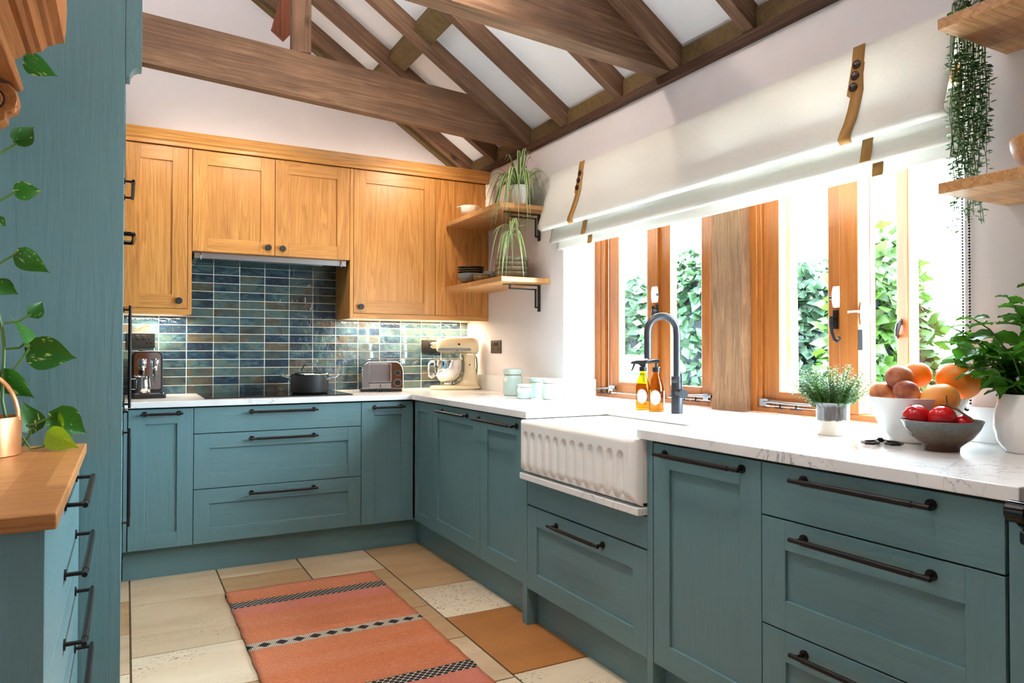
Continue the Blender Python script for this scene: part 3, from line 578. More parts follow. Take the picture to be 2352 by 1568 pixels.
# ------------------------------------------------------------------ long window: two pine frames with an oak post between
GX = .872
def rect_frame(b, x0, x1, y0, y1, z0, z1, w, wb=None, wt_=None):
    wb = wb or w; wt_ = wt_ or w
    b.box((x0, y0, z0), (x1, y0+w, z1)); b.box((x0, y1-w, z0), (x1, y1, z1)); b.mi = 1; b.box((x0, y0+w, z0), (x1, y1-w, z0+wb)); b.box((x0, y0+w, z1-wt_), (x1, y1-w, z1)); b.mi = 0; return b
PM = ['pine_z', 'pine_y']; ZH = 2.075
def sash(win, y0, y1, z0, z1, x0=.848, x1=.892, w=.07, name='casement', hinge=None, ang=0):
    if hinge is None:
        o = rect_frame(MB(), x0, x1, y0, y1, z0, z1, w, .06).build(name, PM, win, bev=.004)
        bx(((GX, y0+w-.01, z0+.05), (GX+.005, y1-w+.01, z1-w+.01))).build('pane', 'window_glass', o)
    else:
        W_ = y1-y0; o = rect_frame(MB(), 0, x1-x0, 0, W_, z0, z1, w, .06); o = o.build(name, PM, win, bev=.004, world=False)
        o.location = (hinge[0]-win.location[0], hinge[1]-win.location[1], -win.location[2]); o.rotation_euler = (0, 0, ang)
        p = MB(); p.box((.02, w-.01, z0+.05), (.025, W_-w+.01, z1-w+.01)); p.build('pane', 'window_glass', o, world=False)
    return o
def monkey_tail(win, y, z, x=.845, s=1, flip=1):
    b = MB(); b.box((x-.006, y-.022*s, z-.035), (x, y-.004*s, z+.035)); b.box((x-.006, y+.012*s, z-.028), (x, y+.026*s, z+.028))
    b.cyl((x-.006, y-.012*s, z+.004), (x-.03, y-.012*s, z+.004), .008)
    pts = [(x-.028, y-.012*s, z+.01), (x-.032, y-.010*s, z-.02), (x-.034, y-.004*s, z-.05), (x-.036, y+.008*s, z-.075), (x-.036, y+.022*s, z-.082), (x-.036, y+.031*s, z-.072), (x-.036, y+.026*s, z-.064)]
    b.tube(pts, [.0075, .007, .0062, .006, .0058, .005, .004], 8); b.build('fastener', 'iron', win)
    b = MB(); b.prism([(-.016, -.040), (.016, -.040), (.021, -.015), (.021, .015), (.016, .040), (-.016, .040), (-.021, .015), (-.021, -.015)], lambda a, c: (x, y+a, z+.085+c), lambda a, c: (x-.016, y+a, z+.085+c)); lk = b.build('lock', 'white_plastic', win, bev=.004, seg=3)
    MB().cyl((x-.01, y-.022*s, z+.083), (x-.01, y-.030*s, z+.083), .007).build('lock_button', 'black_plastic', lk)
def stay(win, y0, y1, z=.948, x=.835, up=0):
    b = MB(); b.tube([(x-.012, y0, z), (x-.014, y0-.03, z+.004), (x-.012, (y0+y1)/2, z+up*.4), (x-.012, y1+.02, z+up), (x-.012, y1, z+up+.004)], [.010, .008, .0055, .0055, .008], 8)
    b.box((x-.02, y0-.012, z-.016), (x, y0+.02, z+.014)); b.build('stay', 'pewter', win)
    b = MB()
    for yy in ((y0*2+y1)/3, (y0+2*y1)/3): b.cyl((x-.012, yy, .926), (x-.012, yy, z-.004), .004); b.box((x-.02, yy-.022, .924), (x-.003, yy+.022, .928))
    b.build('stay_pins', 'iron', win)
w1 = struct(rect_frame(MB(), .83, .90, -1.652, WY1, .901, ZH, .055, .024).box((.83, -1.234, .925), (.90, -1.15, ZH-.05)).build('window_1', PM, bev=.004, loc=(.83, -1.17, .9)))
bx(((.835, WY1-.094, .925), (.86, WY1-.055, ZH-.055))).build('jamb_liner', 'pine_z', w1, bev=.003); bx(((.862, WY1-.112, .925), (.864, WY1-.092, ZH-.055))).build('weather_seal', 'red_paint', w1)
sash(w1, -1.215, -.797, .93, ZH-.06, .852, .896, .085); sash(w1, -1.60, -1.232, .93, ZH-.06, .848, .892, .075)
monkey_tail(w1, -1.222, 1.355, .83, 1); stay(w1, -.86, -.70, .955, .838, -.012); stay(w1, -1.59, -1.36, .948)
w2 = struct(rect_frame(MB(), .83, .90, WY0, -1.832, .901, ZH, .045, .024).box((.83, -2.353, .925), (.90, -2.274, ZH-.05)).build('window_2', PM, bev=.004, loc=(.83, -2.34, .9)))
bx(((.838, -1.896, .925), (.87, -1.872, ZH-.05))).build('jamb_liner', 'pine_z', w2, bev=.003)
sash(w2, -2.29, -1.896, .93, ZH-.06, .85, .894, .08)
sash(w2, 0, .437, .93, ZH-.06, .0, .044, .062, hinge=(.868, -2.802), ang=-R(18))
bx(((.90, -2.353, .925), (.93, -2.30, ZH-.05))).build('outer_bead', 'red_paint', w2)
stay(w2, -1.925, -2.16, .946)
monkey_tail(w2, -2.262, 1.275, .846, -1)
b = MB(); b.box((.829, -2.372, 1.16), (.84, -2.354, 1.235)); b.build('keep', 'pewter', w2)
b = MB(); b.prism([(-.018, -.043), (.018, -.043), (.024, -.016), (.024, .016), (.018, .043), (-.018, .043), (-.024, .016), (-.024, -.016)], lambda a, c: (.86+a, -2.354, 1.295+c), lambda a, c: (.86+a, -2.366, 1.295+c)); lk = b.build('lock', 'white_plastic', w2, bev=.004, seg=3)
MB().tube([(.835, -2.362, 1.30), (.825, -2.355, 1.301), (.80, -2.335, 1.299)], [.006, .005, .005], 8).build('lock_button', 'steel', lk)
o = MB(); o.tube([(1.0, -2.41, 1.27), (.985, -2.405, 1.255), (.985, -2.40, 1.235), (.99, -2.395, 1.215), (1.01, -2.385, 1.205)], [.009, .009, .008, .007, .006], 8); o.build('fastener', 'iron', w2)
# weathered oak post
b = MB(); N = 28; rings = []
for k in range(N+1):
    z = .9005+(2.078-.9005)*k/N; ring = []
    for j in range(24):
        t = j/24*4; sd = int(t); f = t-sd
        c0 = [(.785, -1.842), (.785, -1.662), (.95, -1.662), (.95, -1.842)]
        p0, p1 = c0[sd], c0[(sd+1) % 4]; x = p0[0]+(p1[0]-p0[0])*f; y = p0[1]+(p1[1]-p0[1])*f
        nx = math.sin(z*9+j*1.7)*.0025+random.uniform(-.0015, .0015); ny = math.sin(z*6+j)*.004+random.uniform(-.0015, .0015)
        flare = .006*max(0, 1-k/3)
        ring.append((x+nx+(flare if x > .86 else -flare), y+ny+(flare*.5 if y > -1.75 else -flare*.5), z))
    rings.append(ring)
vs = [p for r_ in rings for p in r_]; fs = [(k*24+j, k*24+(j+1) % 24, (k+1)*24+(j+1) % 24, (k+1)*24+j) for k in range(N) for j in range(24)]
fs += [tuple(range(24)), tuple(N*24+j for j in range(24))]
tag(b.add(vs, fs).build('oak_post', 'old_oak_post', loc=(.87, -1.75, .9), sharp=50), 'weathered grey-brown oak post standing between the two pine windows', 'post')
# ------------------------------------------------------------------ roman blind
bl = thing('roman_blind', 'white linen roman blind with tan straps drawn halfway down the window', 'blind', (.57, -1.73, 1.72))
Y0, Y1 = -.598, -2.862
def cloth(prof, name, th=.0035, ny=60, wob=.004, y0=Y0, y1=Y1):
    vs = []; n = len(prof)
    for i in range(ny+1):
        t = i/ny; y = y0+(y1-y0)*t
        for k, (x, z) in enumerate(prof):
            s_ = k/(n-1); wv = wob*s_*(math.sin(t*9+1)+.6*math.sin(t*23+k)); sag = -.006*math.sin(math.pi*t)*s_
            vs.append((x+wv*.8, y, z+sag+wv*.25))
    fs = [(i*n+k, i*n+k+1, (i+1)*n+k+1, (i+1)*n+k) for i in range(ny) for k in range(n-1)]
    b = MB().add(vs, fs); o = b.build(name, 'linen', bl, sharp=80); m_ = o.modifiers.new('thick', 'SOLIDIFY'); m_.thickness = th; m_.offset = 0; return o
def arc(x0, z0, x1, z1, r, n=5): return [(x0+(x1-x0)*i/n, z0+(z1-z0)*i/n-r*math.sin(math.pi*i/n)) for i in range(n+1)]
p1_ = [(.600, 2.15), (.590, 2.147), (.580, 2.13), (.568, 2.06), (.551, 1.99), (.533, 1.93), (.518, 1.885), (.508, 1.855)]+arc(.506, 1.838, .560, 1.850, .018)[0:]+[(.578, 1.875), (.588, 1.91)]
cloth(p1_, 'top_fold')
cloth([(.592, 1.92), (.590, 1.86), (.580, 1.80), (.572, 1.775)]+arc(.570, 1.764, .595, 1.772, .010)+[(.598, 1.80)], 'middle_fold', y0=Y0-.02)
cloth([(.602, 1.82), (.602, 1.77), (.598, 1.735)]+arc(.596, 1.724, .608, 1.728, .006), 'bottom_fold', y0=Y0-.055)
bx(((.598, Y0-.03, 2.10), (WX-.001, Y1+.03, 2.148))).build('headrail', 'white_plastic', bl)
for yc in (-.931, -2.545):
    vs = []; pts = [(.580, 2.150), (.574, 2.13), (.562, 2.06), (.545, 1.99), (.526, 1.93), (.511, 1.885), (.500, 1.855), (.499, 1.834), (.512, 1.818)]
    for i, (x, z) in enumerate(pts):
        dy = -.018*math.sin(math.pi*min(1, i/7))*(1 if i > 2 else .3); vs += [(x, yc+.021+dy, z), (x, yc-.021+dy, z)]
    b = MB().add(vs, [(2*i, 2*i+1, 2*i+3, 2*i+2) for i in range(len(pts)-1)])
    s1 = b.build('strap', 'leather', bl); m_ = s1.modifiers.new('thick', 'SOLIDIFY'); m_.thickness = .003
    b = MB().add([(.583, yc-.03+.018, 1.845), (.583, yc-.03-.018, 1.845), (.565, yc-.03+.018, 1.762), (.565, yc-.03-.018, 1.762)], [(0, 1, 3, 2)]); o = b.build('strap', 'leather', bl); m_ = o.modifiers.new('thick', 'SOLIDIFY'); m_.thickness = .003
    b = MB().add([(.595, yc-.055+.018, 1.757), (.595, yc-.055-.018, 1.757), (.591, yc-.055+.018, 1.714), (.591, yc-.055-.018, 1.714)], [(0, 1, 3, 2)]); o = b.build('strap', 'leather', bl); m_ = o.modifiers.new('thick', 'SOLIDIFY'); m_.thickness = .003
    b = MB().prism([(-.024, 2.085), (.024, 2.085), (.024, 1.985), (0, 1.965), (-.024, 1.985)], lambda a, z: (.568-(2.06-z)*.24, yc+a-.003, z), lambda a, z: (.5635-(2.06-z)*.24, yc+a-.003, z)); b.build('strap_tab', 'leather', s1)
    for zz in (2.083, 2.045, 2.006):
        x = .5615-(2.06-zz)*.24; MB().tube([(x, yc-.003, zz), (x-.005, yc-.003, zz), (x-.009, yc-.003, zz)], [.014, .015, .009], 16).build('button', 'button', s1)
ch = thing('blind_chain', 'looped bead chain hanging at the right end of the blind', 'chain', (.60, -2.868, 1.0))
b = MB(); zz = 2.10
def bead(p): b.ball(p, .0034, 6, 4)
k = 0
while zz > 1.0: bead((.598, -2.858, zz)); bead((.606, -2.872, zz)); zz -= .0086
for i in range(1, 7): a = math.pi*i/7; bead((.602-.004*math.cos(a), -2.865+.007*math.cos(a), 1.0-.012*math.sin(a)))
o = b.build('beads', 'black_bronze', ch, sharp=80); o['kind'] = 'stuff'
# ------------------------------------------------------------------ oak shelves
def shelf(label, z0, y0, y1, bys, near=None):
    t = thing('wall_shelf', label, 'shelf', (.46, (y0+y1)/2, z0), group='thick oak wall shelves')
    bx(((.304, y0, z0), (WX-.001, y1, z0+.0285))).build('board', 'oak_block_y', t, bev=.003)
    for y in bys:
        b = MB(); s = .009
        b.box((WX-.006, y-.014, z0-.155), (WX-.001, y+.014, z0)); b.box((WX-.235, y-.014, z0-.005), (WX-.001, y+.014, z0-.0005))
        b.box((WX-.20, y-s/2, z0-.03), (WX-.021, y+s/2, z0-.022)); b.box((WX-.2, y-s/2, z0-.03), (WX-.192, y+s/2, z0-.005)); b.box((WX-.03, y-s/2, z0-.135), (WX-.022, y+s/2, z0-.022)); b.box((WX-.03, y-s/2, z0-.135), (WX-.005, y+s/2, z0-.127))
        b.build('bracket', 'matt_black', t)
    return t
shelf('upper oak corner shelf beside the wall cupboards holding the spider plant', 1.9575, -.53, .2295, [-.42])
shelf('lower oak corner shelf beside the wall cupboards holding stacked bowls', 1.5425, -.548, .2295, [-.42])
shelf('upper oak shelf right of the blind with a trailing plant', 1.973, -4.1, -2.967, [-3.17, -3.8])
shelf('lower oak shelf right of the window holding a wooden bowl', 1.5545, -4.1, -2.965, [-3.17, -3.8])
SU, SL = 1.9862, 1.5712
# ------------------------------------------------------------------ crockery on the shelves
def lathed(name, label, cat, prof, loc, mat, group=None, n=36):
    b = MB().lathe(prof, n=n); o = b.build(name, mat, loc=loc, world=False, sharp=40); return tag(o, label, cat, group)
def bowl_prof(r, h, foot, fh=.008, t=.004, curve=.8):
    out = [(0, 0), (foot, 0), (foot*.97, fh)]; k = 7
    for i in range(1, k+1):
        a = i/k; out.append((foot+(r-foot)*math.sin(a*math.pi/2)**curve, fh+(h-fh)*(1-math.cos(a*math.pi/2)**.9 if False else a**1.5)))
    inn = [(q[0]-t, q[1]+.002) for q in out[:1:-1]]; inn = [(max(q[0], .0), max(q[1], fh+.003)) for q in inn]
    return out+[(r-t*.3, h+.0015)]+inn+[(0, fh+.004)]
cup = [(0, 0), (.030, 0), (.032, .004), (.034, .04), (.0345, .085), (.033, .0865), (.031, .085), (.030, .006), (0, .006)]
for (x, y), rows in (((.43, -.17), ('shorter', 'lower beaker')), ((.49, -.30), ('taller', 'x'))):
    for i in range(2):
        lab = f"white ceramic beaker, {'upper' if i else 'lower'} one of the {'left' if x < .45 else 'right'} stack on the upper corner shelf"
        lathed('beaker', lab, 'beaker', cup, (x, y, SU+i*.0475+(0 if i == 0 else .0405)), 'blush_glaze', 'stacked white beakers')
o = thing('small_colander', 'tiny cream berry colander with side handles at the shelf front', 'colander', (.355, -.02, SU))
MB().lathe(bowl_prof(.062, .062, .03), n=32).build('bowl', 'blush_glaze', o, world=False)
for s in (-1, 1): bx(((s*.058, -.016, .052), (s*.082, .016, .058))).build('handle', 'blush_glaze', o, world=False, bev=.003)
b = MB()
for i in range(10):
    for zz, rr in ((.045, .0585), (.03, .052)):
        a = 2*math.pi*(i+.5*(zz < .04))/10; b.ball((rr*math.cos(a), rr*math.sin(a), zz), .0028, 6, 4)
b.build('drain_holes', 'twine', o, world=False)['kind'] = 'stuff'
bx(((.535, -.30, SU), (.605, -.23, SU+.105))).build('wooden_block', 'oak_z', bev=.003, loc=(.57, -.265, SU)); tag(bpy.data.objects['wooden_block'], 'small square oak block behind the spider plant pot', 'block')
o = thing('glass_bottle', 'rounded glass bottle behind the spider plant, beside the blind', 'bottle', (.565, -.475, SU))
MB().lathe([(0, 0), (.042, 0), (.046, .01), (.047, .07), (.040, .10), (.02, .12), (.016, .135), (.016, .16), (.019, .165), (.014, .166), (.013, .135), (.017, .12), (.037, .098), (.043, .07), (.042, .012), (0, .008)], n=28).build('vessel', 'clear_glass', o, world=False)
MB().ball((0, 0, .195), .034, 12, 8).build('stopper', 'clear_glass', o, world=False)
pl_p = bowl_prof(.083, .024, .05, .005); bw_p = bowl_prof(.085, .062, .042, .006)
lathed('serving_bowl', 'dark speckled deep bowl at the bottom of the left stack on the lower corner shelf', 'bowl', bw_p, (.372, -.005, SL), 'plate_glaze')
for i, w_ in enumerate(('lower', 'middle', 'top')): lathed('side_plate', f'{w_} dark rimmed plate in the left stack on the lower corner shelf', 'plate', [(0, 0), (.05, 0), (.055, .004), (.086, .016), (.087, .019), (.084, .019), (.054, .008), (0, .006)], (.372, -.005, SL+.058+i*.0145), 'plate_glaze', 'dark rimmed plates')
sm = bowl_prof(.052, .033, .026, .005)
for i, w_ in enumerate(('lower', 'upper')): lathed('dipping_bowl', f'{w_} of two small nested brown bowls at the shelf edge', 'bowl', sm, (.375, -.15, SL+i*.014), 'bowl_glaze', 'small nested bowls')
lathed('rice_bowl', 'single dark brown flared bowl between the plates and stacked bowls', 'bowl', bowl_prof(.062, .068, .03, .006), (.462, -.13, SL), 'plate_glaze')
pb = [(0, 0), (.07, 0), (.088, .012), (.098, .032), (.099, .046), (.0955, .0475), (.093, .034), (.083, .016), (.066, .007), (0, .006)]
for i, w_ in enumerate(('bottom', 'second', 'third', 'top')): lathed('pasta_bowl', f'{w_} large speckled olive bowl counting up the tall stack on the lower corner shelf', 'bowl', pb, (.485, -.33, SL+i*.0285), 'bowl_glaze', 'tall stack of speckled bowls')
lathed('wooden_bowl', 'brown turned wooden bowl on the lower right-hand shelf', 'bowl', bowl_prof(.13, .085, .06, .008, .006), (.46, -3.20, 1.5835), 'oak_x')
# ------------------------------------------------------------------ sockets
def socket(label, F, a, z, pm='socket_bronze'):
    c = F(a, 0, z); t = thing('double_socket', label, 'socket', c); b = MB(); fbox(b, F, a-.073, 0, z-.043, a+.073, .006, z+.043); b.build('plate', pm, t, bev=.002)
    for s in (-1, 1):
        b = MB(); fbox(b, F, a+s*.016-.009, .005, z+.008, a+s*.016+.009, .010, z+.03); b.build('rocker', 'black_plastic', t, bev=.002)
        for da, dz in ((0, .005), (-.010, -.014), (.010, -.014)):
            b = MB(); fbox(b, F, a+s*.042+da-.003, .0045, z+dz-.0035, a+s*.042+da+.003, .0065, z+dz+.0035); b.build('pin_hole', 'gloss_black', t)
socket('bronze double socket on the white wall under the corner shelves', FR(WX), .135, 1.185)
socket('dark double socket on the tiles behind the cream mixer', FB(YB-.013), .345, 1.19, 'black_plastic')
socket('dark double socket on the tiles behind the coffee machine', FB(YB-.013), -1.44, 1.215, 'black_plastic')
# ------------------------------------------------------------------ hob and pot
hb = thing('induction_hob', 'black glass induction hob set in the back worktop', 'hob', (-.745, .31, ZT+.0005))
bx(((-1.145, .075, ZT+.0003), (-.345, .585, ZT+.006))).build('glass_plate', 'gloss_black', hb, bev=.0015)
PT = (-.545, .30)
p = thing('casserole_pot', 'black lidded casserole pot with steel handles on the hob', 'pot', (*PT, ZT+.0065))
MB().lathe([(0, 0), (.098, 0), (.106, .006), (.109, .02), (.111, .108), (.113, .110), (.108, .110), (.106, .02), (0, .012)], n=48).build('body', 'matt_black', p, world=False)
ld = MB().lathe([(.114, .110), (.115, .114), (.108, .117), (.09, .126), (.05, .136), (0, .139), (0, .136), (.05, .132), (.09, .121), (.106, .112)], n=48).build('lid', 'clear_glass', p, world=False)
MB().lathe([(.107, .1115), (.1155, .1105), (.1165, .114), (.1145, .118), (.107, .117)], n=48).build('lid_rim', 'chrome', ld, world=False)
cam_ax = Vector((.93, -.36, 0))
b = MB(); b.tube([tuple(cam_ax*t+Vector((0, 0, z))) for t, z in ((-.055, .130), (-.05, .136), (-.042, .146), (-.034, .166), (-.015, .174), (.015, .174), (.034, .166), (.042, .146), (.05, .136), (.055, .130))], .0042, 8); b.build('lid_handle', 'chrome', ld, world=False)
for s in (-1, 1):
    b = MB(); sd = Vector((.36, .93, 0))
    b.tube([tuple(cam_ax*s*.105+sd*.030+Vector((0,0,.083))), tuple(cam_ax*s*.16+sd*.028+Vector((0,0,.103))), tuple(cam_ax*s*.168+Vector((0,0,.106))), tuple(cam_ax*s*.16-sd*.028+Vector((0,0,.103))), tuple(cam_ax*s*.105-sd*.030+Vector((0,0,.083)))], .0075, 8); b.build('side_handle', 'chrome', p, world=False)
# ------------------------------------------------------------------ toaster
tt = thing('toaster', 'polished chrome two-slot toaster beside the hob', 'toaster', (-.055, .44, ZT), R(-14))
Lx, Ly, Hh = .132, .10, .20
body = [(-Ly, .012), (-Ly, .13), (-Ly+.008, .16), (-Ly+.03, .185), (-Ly+.06, .195), (Ly-.06, .195), (Ly-.03, .185), (Ly-.008, .16), (Ly, .13), (Ly, .012)]
prof_x = [(-Lx, .014), (-Lx, .13), (-Lx+.006, .155), (-Lx+.022, .178), (-Lx+.045, .19), (Lx-.045, .19), (Lx-.022, .178), (Lx-.006, .155), (Lx, .13), (Lx, .014)]
MB().prism(prof_x, lambda a, z: (a, -Ly, z), lambda a, z: (a, Ly, z)).build('casing', 'chrome', tt, world=False, bev=.006, seg=3)
bx(((-Lx-.006, -Ly-.008, 0), (Lx-.012, Ly, .014))).build('base', 'black_plastic', tt, world=False, bev=.003)
bx(((-.085, -Ly-.004, .058), (.052, -Ly, .176))).build('front_plate', 'chrome', tt, world=False, bev=.002)
bx(((-.085, -Ly-.004, .018), (.052, -Ly, .052))).build('crumb_tray', 'steel', tt, world=False, bev=.002)
bx(((-.017, -Ly-.006, .026), (-.0135, -Ly-.003, .046))).build('slot_mark', 'black_plastic', tt, world=False)
bx(((-.088, -Ly-.002, .0525), (.055, -Ly+.004, .0575))).build('seam', 'black_plastic', tt, world=False)
for z, r_ in ((.118, .0145), (.056, .0195)):
    kn = MB().tube([(.094, -Ly, z), (.094, -Ly-.014, z), (.094, -Ly-.017, z)], [r_, r_*.92, r_*.7], 24).build('dial', 'black_plastic', tt, world=False)
    MB().lathe([(r_*1.02, 0), (r_*1.22, 0), (r_*1.22, .002), (r_*1.02, .002)], n=32).build('dial_ring', 'steel', kn, world=False, loc=(.094, -Ly-.001, z), rot=(R(90), 0, 0))
for i, x in enumerate((-.035, -.017, .001)): MB().ball((x, -Ly-.012, .011), .010, 10, 6).build('foot_knob', 'black_plastic', tt, world=False)
for y in (-.045, .045): bx(((-.085, y-.016, .1885), (.06, y+.016, .1915))).build('bread_slot', 'black_plastic', tt, world=False)
# ------------------------------------------------------------------ stand mixer (head towards -x)
mx_ = thing('stand_mixer', 'cream stand mixer with steel bowl in the worktop corner', 'mixer', (.445, .40, ZT), R(-20))
CE = 'cream_enamel'
def superloop(cx, cy, z, rx, ry, n=28, e=2.6): return [(cx+rx*math.copysign(abs(math.cos(t))**(2/e), math.cos(t)), cy+ry*math.copysign(abs(math.sin(t))**(2/e), math.sin(t)), z) for t in [2*math.pi*i/n for i in range(n)]]
def loft(b, loops):
    n = len(loops[0]); vs = [p for l_ in loops for p in l_]; fs = [(k*n+j, k*n+(j+1) % n, (k+1)*n+(j+1) % n, (k+1)*n+j) for k in range(len(loops)-1) for j in range(n)]
    fs += [tuple(range(n-1, -1, -1)), tuple((len(loops)-1)*n+j for j in range(n))]; return b.add(vs, fs)
b = MB(); loft(b, [superloop(0, 0, 0.004, .168, .098), superloop(0, 0, .010, .172, .102), superloop(0, 0, .020, .170, .100), superloop(.002, 0, .027, .160, .088), superloop(.07, 0, .030, .09, .07), superloop(.088, 0, .045, .070, .062), superloop(.096, 0, .07, .056, .055), superloop(.098, 0, .11, .046, .050), superloop(.096, 0, .16, .041, .046), superloop(.094, 0, .20, .042, .046), superloop(.092, 0, .235, .050, .048)]); b.build('stand', CE, mx_, world=False, sharp=70)
def xloop(x, cz, ry, rz, n=28, e=2.5): return [(x, ry*math.copysign(abs(math.cos(t))**(2/e), math.cos(t)), cz+rz*math.copysign(abs(math.sin(t))**(2/e), math.sin(t))) for t in [2*math.pi*i/n for i in range(n)]]
b = MB(); loft(b, [xloop(-.158, .295, .012, .015), xloop(-.157, .295, .021, .021), xloop(-.128, .295, .023, .024), xloop(-.125, .292, .040, .036), xloop(-.10, .293, .054, .047), xloop(-.06, .296, .060, .053), xloop(0, .297, .061, .055), xloop(.08, .296, .060, .055), xloop(.125, .292, .055, .056), xloop(.148, .287, .045, .050), xloop(.156, .285, .028, .034), xloop(.158, .285, .010, .014)])
hd = b.build('motor_head', CE, mx_, world=False, sharp=70)
b = MB(); loft(b, [superloop(-.045, 0, .262, .052, .05), superloop(-.045, 0, .25, .05, .048), superloop(-.045, 0, .236, .04, .04)]); b.build('beater_housing', CE, hd, world=False, sharp=70)
b = MB(); b.box((-.118, -.0612, .258), (.10, -.0585, .275)); b.build('trim_band', 'steel', hd, world=False, bev=.001)
MB().tube([(-.158, 0, .295), (-.165, 0, .295)], [.019, .016], 20).build('hub_cap', 'chrome', hd, world=False)
for x, z, r_ in ((.022, .302, .0075), (.01, .262, .004)): MB().tube([(x, -.058, z), (x, -.0645, z)], r_, 14).build('screw_knob', 'black_plastic', hd, world=False)
MB().tube([(.094, -.044, .165), (.094, -.047, .165)], .005, 12).build('hole', 'black_plastic', mx_, world=False)
bp = [(0, .03), (.04, .03), (.043, .036), (.036, .045), (.058, .055), (.082, .082), (.096, .12), (.099, .15), (.099, .195), (.103, .197), (.103, .200), (.097, .200), (.096, .15), (.092, .12), (.078, .085), (.05, .058), (0, .05)]
bo = MB().lathe(bp, (-.048, 0, 0), 48).build('bowl', 'chrome', mx_, world=False)
MB().tube([(-.145, 0, .188), (-.168, 0, .182), (-.178, 0, .165), (-.180, 0, .12), (-.174, 0, .09), (-.158, 0, .082), (-.138, 0, .095)], .0055, 10, flat=1.8).build('bowl_handle', 'chrome', bo, world=False)
MB().lathe([(.10, .201), (.122, .222), (.120, .224), (.097, .203)], (-.045, 0, 0), 32).build('splash_guard', 'clear_glass', mx_, world=False)
b = MB(); b.tube([(-.045, 0, .236), (-.045, 0, .10)], .006, 8); b.tube([(-.045, 0, .16), (-.075, 0, .14), (-.085, 0, .11), (-.06, 0, .075), (-.045, 0, .07), (-.03, 0, .075), (-.005, 0, .11), (-.015, 0, .14), (-.045, 0, .16)], .004, 6); b.build('beater', 'steel', mx_, world=False)
MB().tube([(.128, -.02, .235), (.142, -.02, .21), (.146, -.02, .15), (.142, -.01, .08), (.15, .03, .01)], .004, 8).build('power_cord', 'black_plastic', mx_, world=False)
# ------------------------------------------------------------------ coffee machine and jug
cm = thing('coffee_machine', 'black and chrome capsule coffee machine half hidden by the tall unit', 'coffee machine', (-1.41, .40, ZT), R(4))
def rrect(w, h, r, n=6): 
    pts = []
    for cx, cz, a0 in ((w-r, h-r, 0), (-w+r, h-r, 90), (-w+r, r*.3, 180), (w-r, r*.3, 270)):
        rr = r if cz > h/2 else r*.3
        for i in range(n+1): a = R(a0+90*i/n); pts.append(((w-rr if cx > 0 else -w+rr)+rr*math.cos(a), cz+rr*math.sin(a)))
    return pts
MB().prism([(x, z+.03) for x, z in rrect(.077, .225, .03)], lambda a, z: (a, -.02, z), lambda a, z: (a, .17, z)).build('housing', 'black_plastic', cm, world=False, bev=.004)
MB().prism([(x*.86, z*.9+.045) for x, z in rrect(.077, .225, .028)], lambda a, z: (a, -.024, z), lambda a, z: (a, -.019, z)).build('front_plate', 'chrome', cm, world=False)
MB().prism([(x, y) for x, y in rrect(.082, .19, .03)], lambda a, c: (a, -.135+c, .0), lambda a, c: (a, -.135+c, .024)).build('drip_base', 'black_plastic', cm, world=False, bev=.003)
MB().prism([(x*.9, y*.9) for x, y in rrect(.082, .16, .03)], lambda a, c: (a, -.13+c, .024), lambda a, c: (a, -.13+c, .03)).build('drip_grid', 'chrome', cm, world=False)
for x in (-.028, .035):
    b = MB(); b.lathe([(0, .215), (.016, .213), (.019, .205), (.019, .172), (.016, .165), (.010, .162), (.010, .15), (0, .148)], (x, -.06, 0), 24); b.build('spout_cap', 'chrome', cm, world=False)
MB().tube([(.035, -.06, .15), (.035, -.062, .10), (.034, -.066, .055)], [.006, .0055, .005], 10).build('steam_wand', 'chrome', cm, world=False)
MB().tube([(-.028, -.06, .15), (-.028, -.06, .125)], .011, 16).build('coffee_spout', 'black_plastic', cm, world=False)
MB().cyl((.035, .02, .254), (.035, .02, .27), .004).build('lever', 'chrome', cm, world=False)
MB().lathe([(0, .012), (.018, .01), (.022, 0)], (-.02, .03, .253), 20).build('top_dial', 'black_plastic', cm, world=False)
jg = thing('milk_jug', 'small polished steel milk jug standing on the coffee machine tray', 'jug', (-1.432, .318, ZT+.0305))
MB().lathe([(0, 0), (.036, 0), (.038, .004), (.037, .04), (.034, .07), (.036, .086), (.034, .086), (.032, .07), (.035, .04), (.034, .004), (0, .003)], n=32).build('body', 'chrome', jg, world=False)
MB().tube([(-.033, 0, .076), (-.058, 0, .074), (-.064, 0, .06), (-.058, 0, .02), (-.036, 0, .018)], .0035, 8).build('handle', 'chrome', jg, world=False)
# ------------------------------------------------------------------ mint green storage jars
def jar(label, x, y, r, h, tagang=None, tiltz=0):
    t = thing('storage_jar', label, 'jar', (x, y, ZT), group='mint green storage jars')
    n_ = h*.80
    MB().lathe([(0, 0), (r*.86, 0), (r*.95, h*.03), (r, h*.12), (r, h*.62), (r*.95, h*.70), (r*.86, n_*.955), (r*.86, n_), (0, n_)], n=40).build('body', 'mint_glaze', t, world=False)
    MB().lathe([(0, n_), (r*.93, n_), (r*.98, h*.86), (r*1.0, h*.97), (r*.97, h), (r*.9, h), (r*.86, h*.985), (0, h*.975)], n=40).build('lid', 'mint_glaze', t, world=False)
    MB().lathe([(r*.865, n_*.962), (r*.90, n_*.975), (r*.90, n_*.99), (r*.865, n_)], n=32).build('twine', 'twine', t, world=False)
    if tagang is not None:
        a = R(tagang); c = (r*1.01*math.cos(a), r*1.01*math.sin(a), h*.62)
        MB().lathe([(0, 0), (.015, 0), (.0155, .002), (.012, .003), (0, .0025)], n=24).build('name_tag', 'white_ceramic', t, world=False, loc=c, rot=(0, R(84), a))
    return t
jar('tallest mint green jar with tag at the back left of the group', .470, -.375, .056, .152, 195)
jar('smallest mint green jar with tag, front left of the group', .392, -.655, .042, .077, 200)
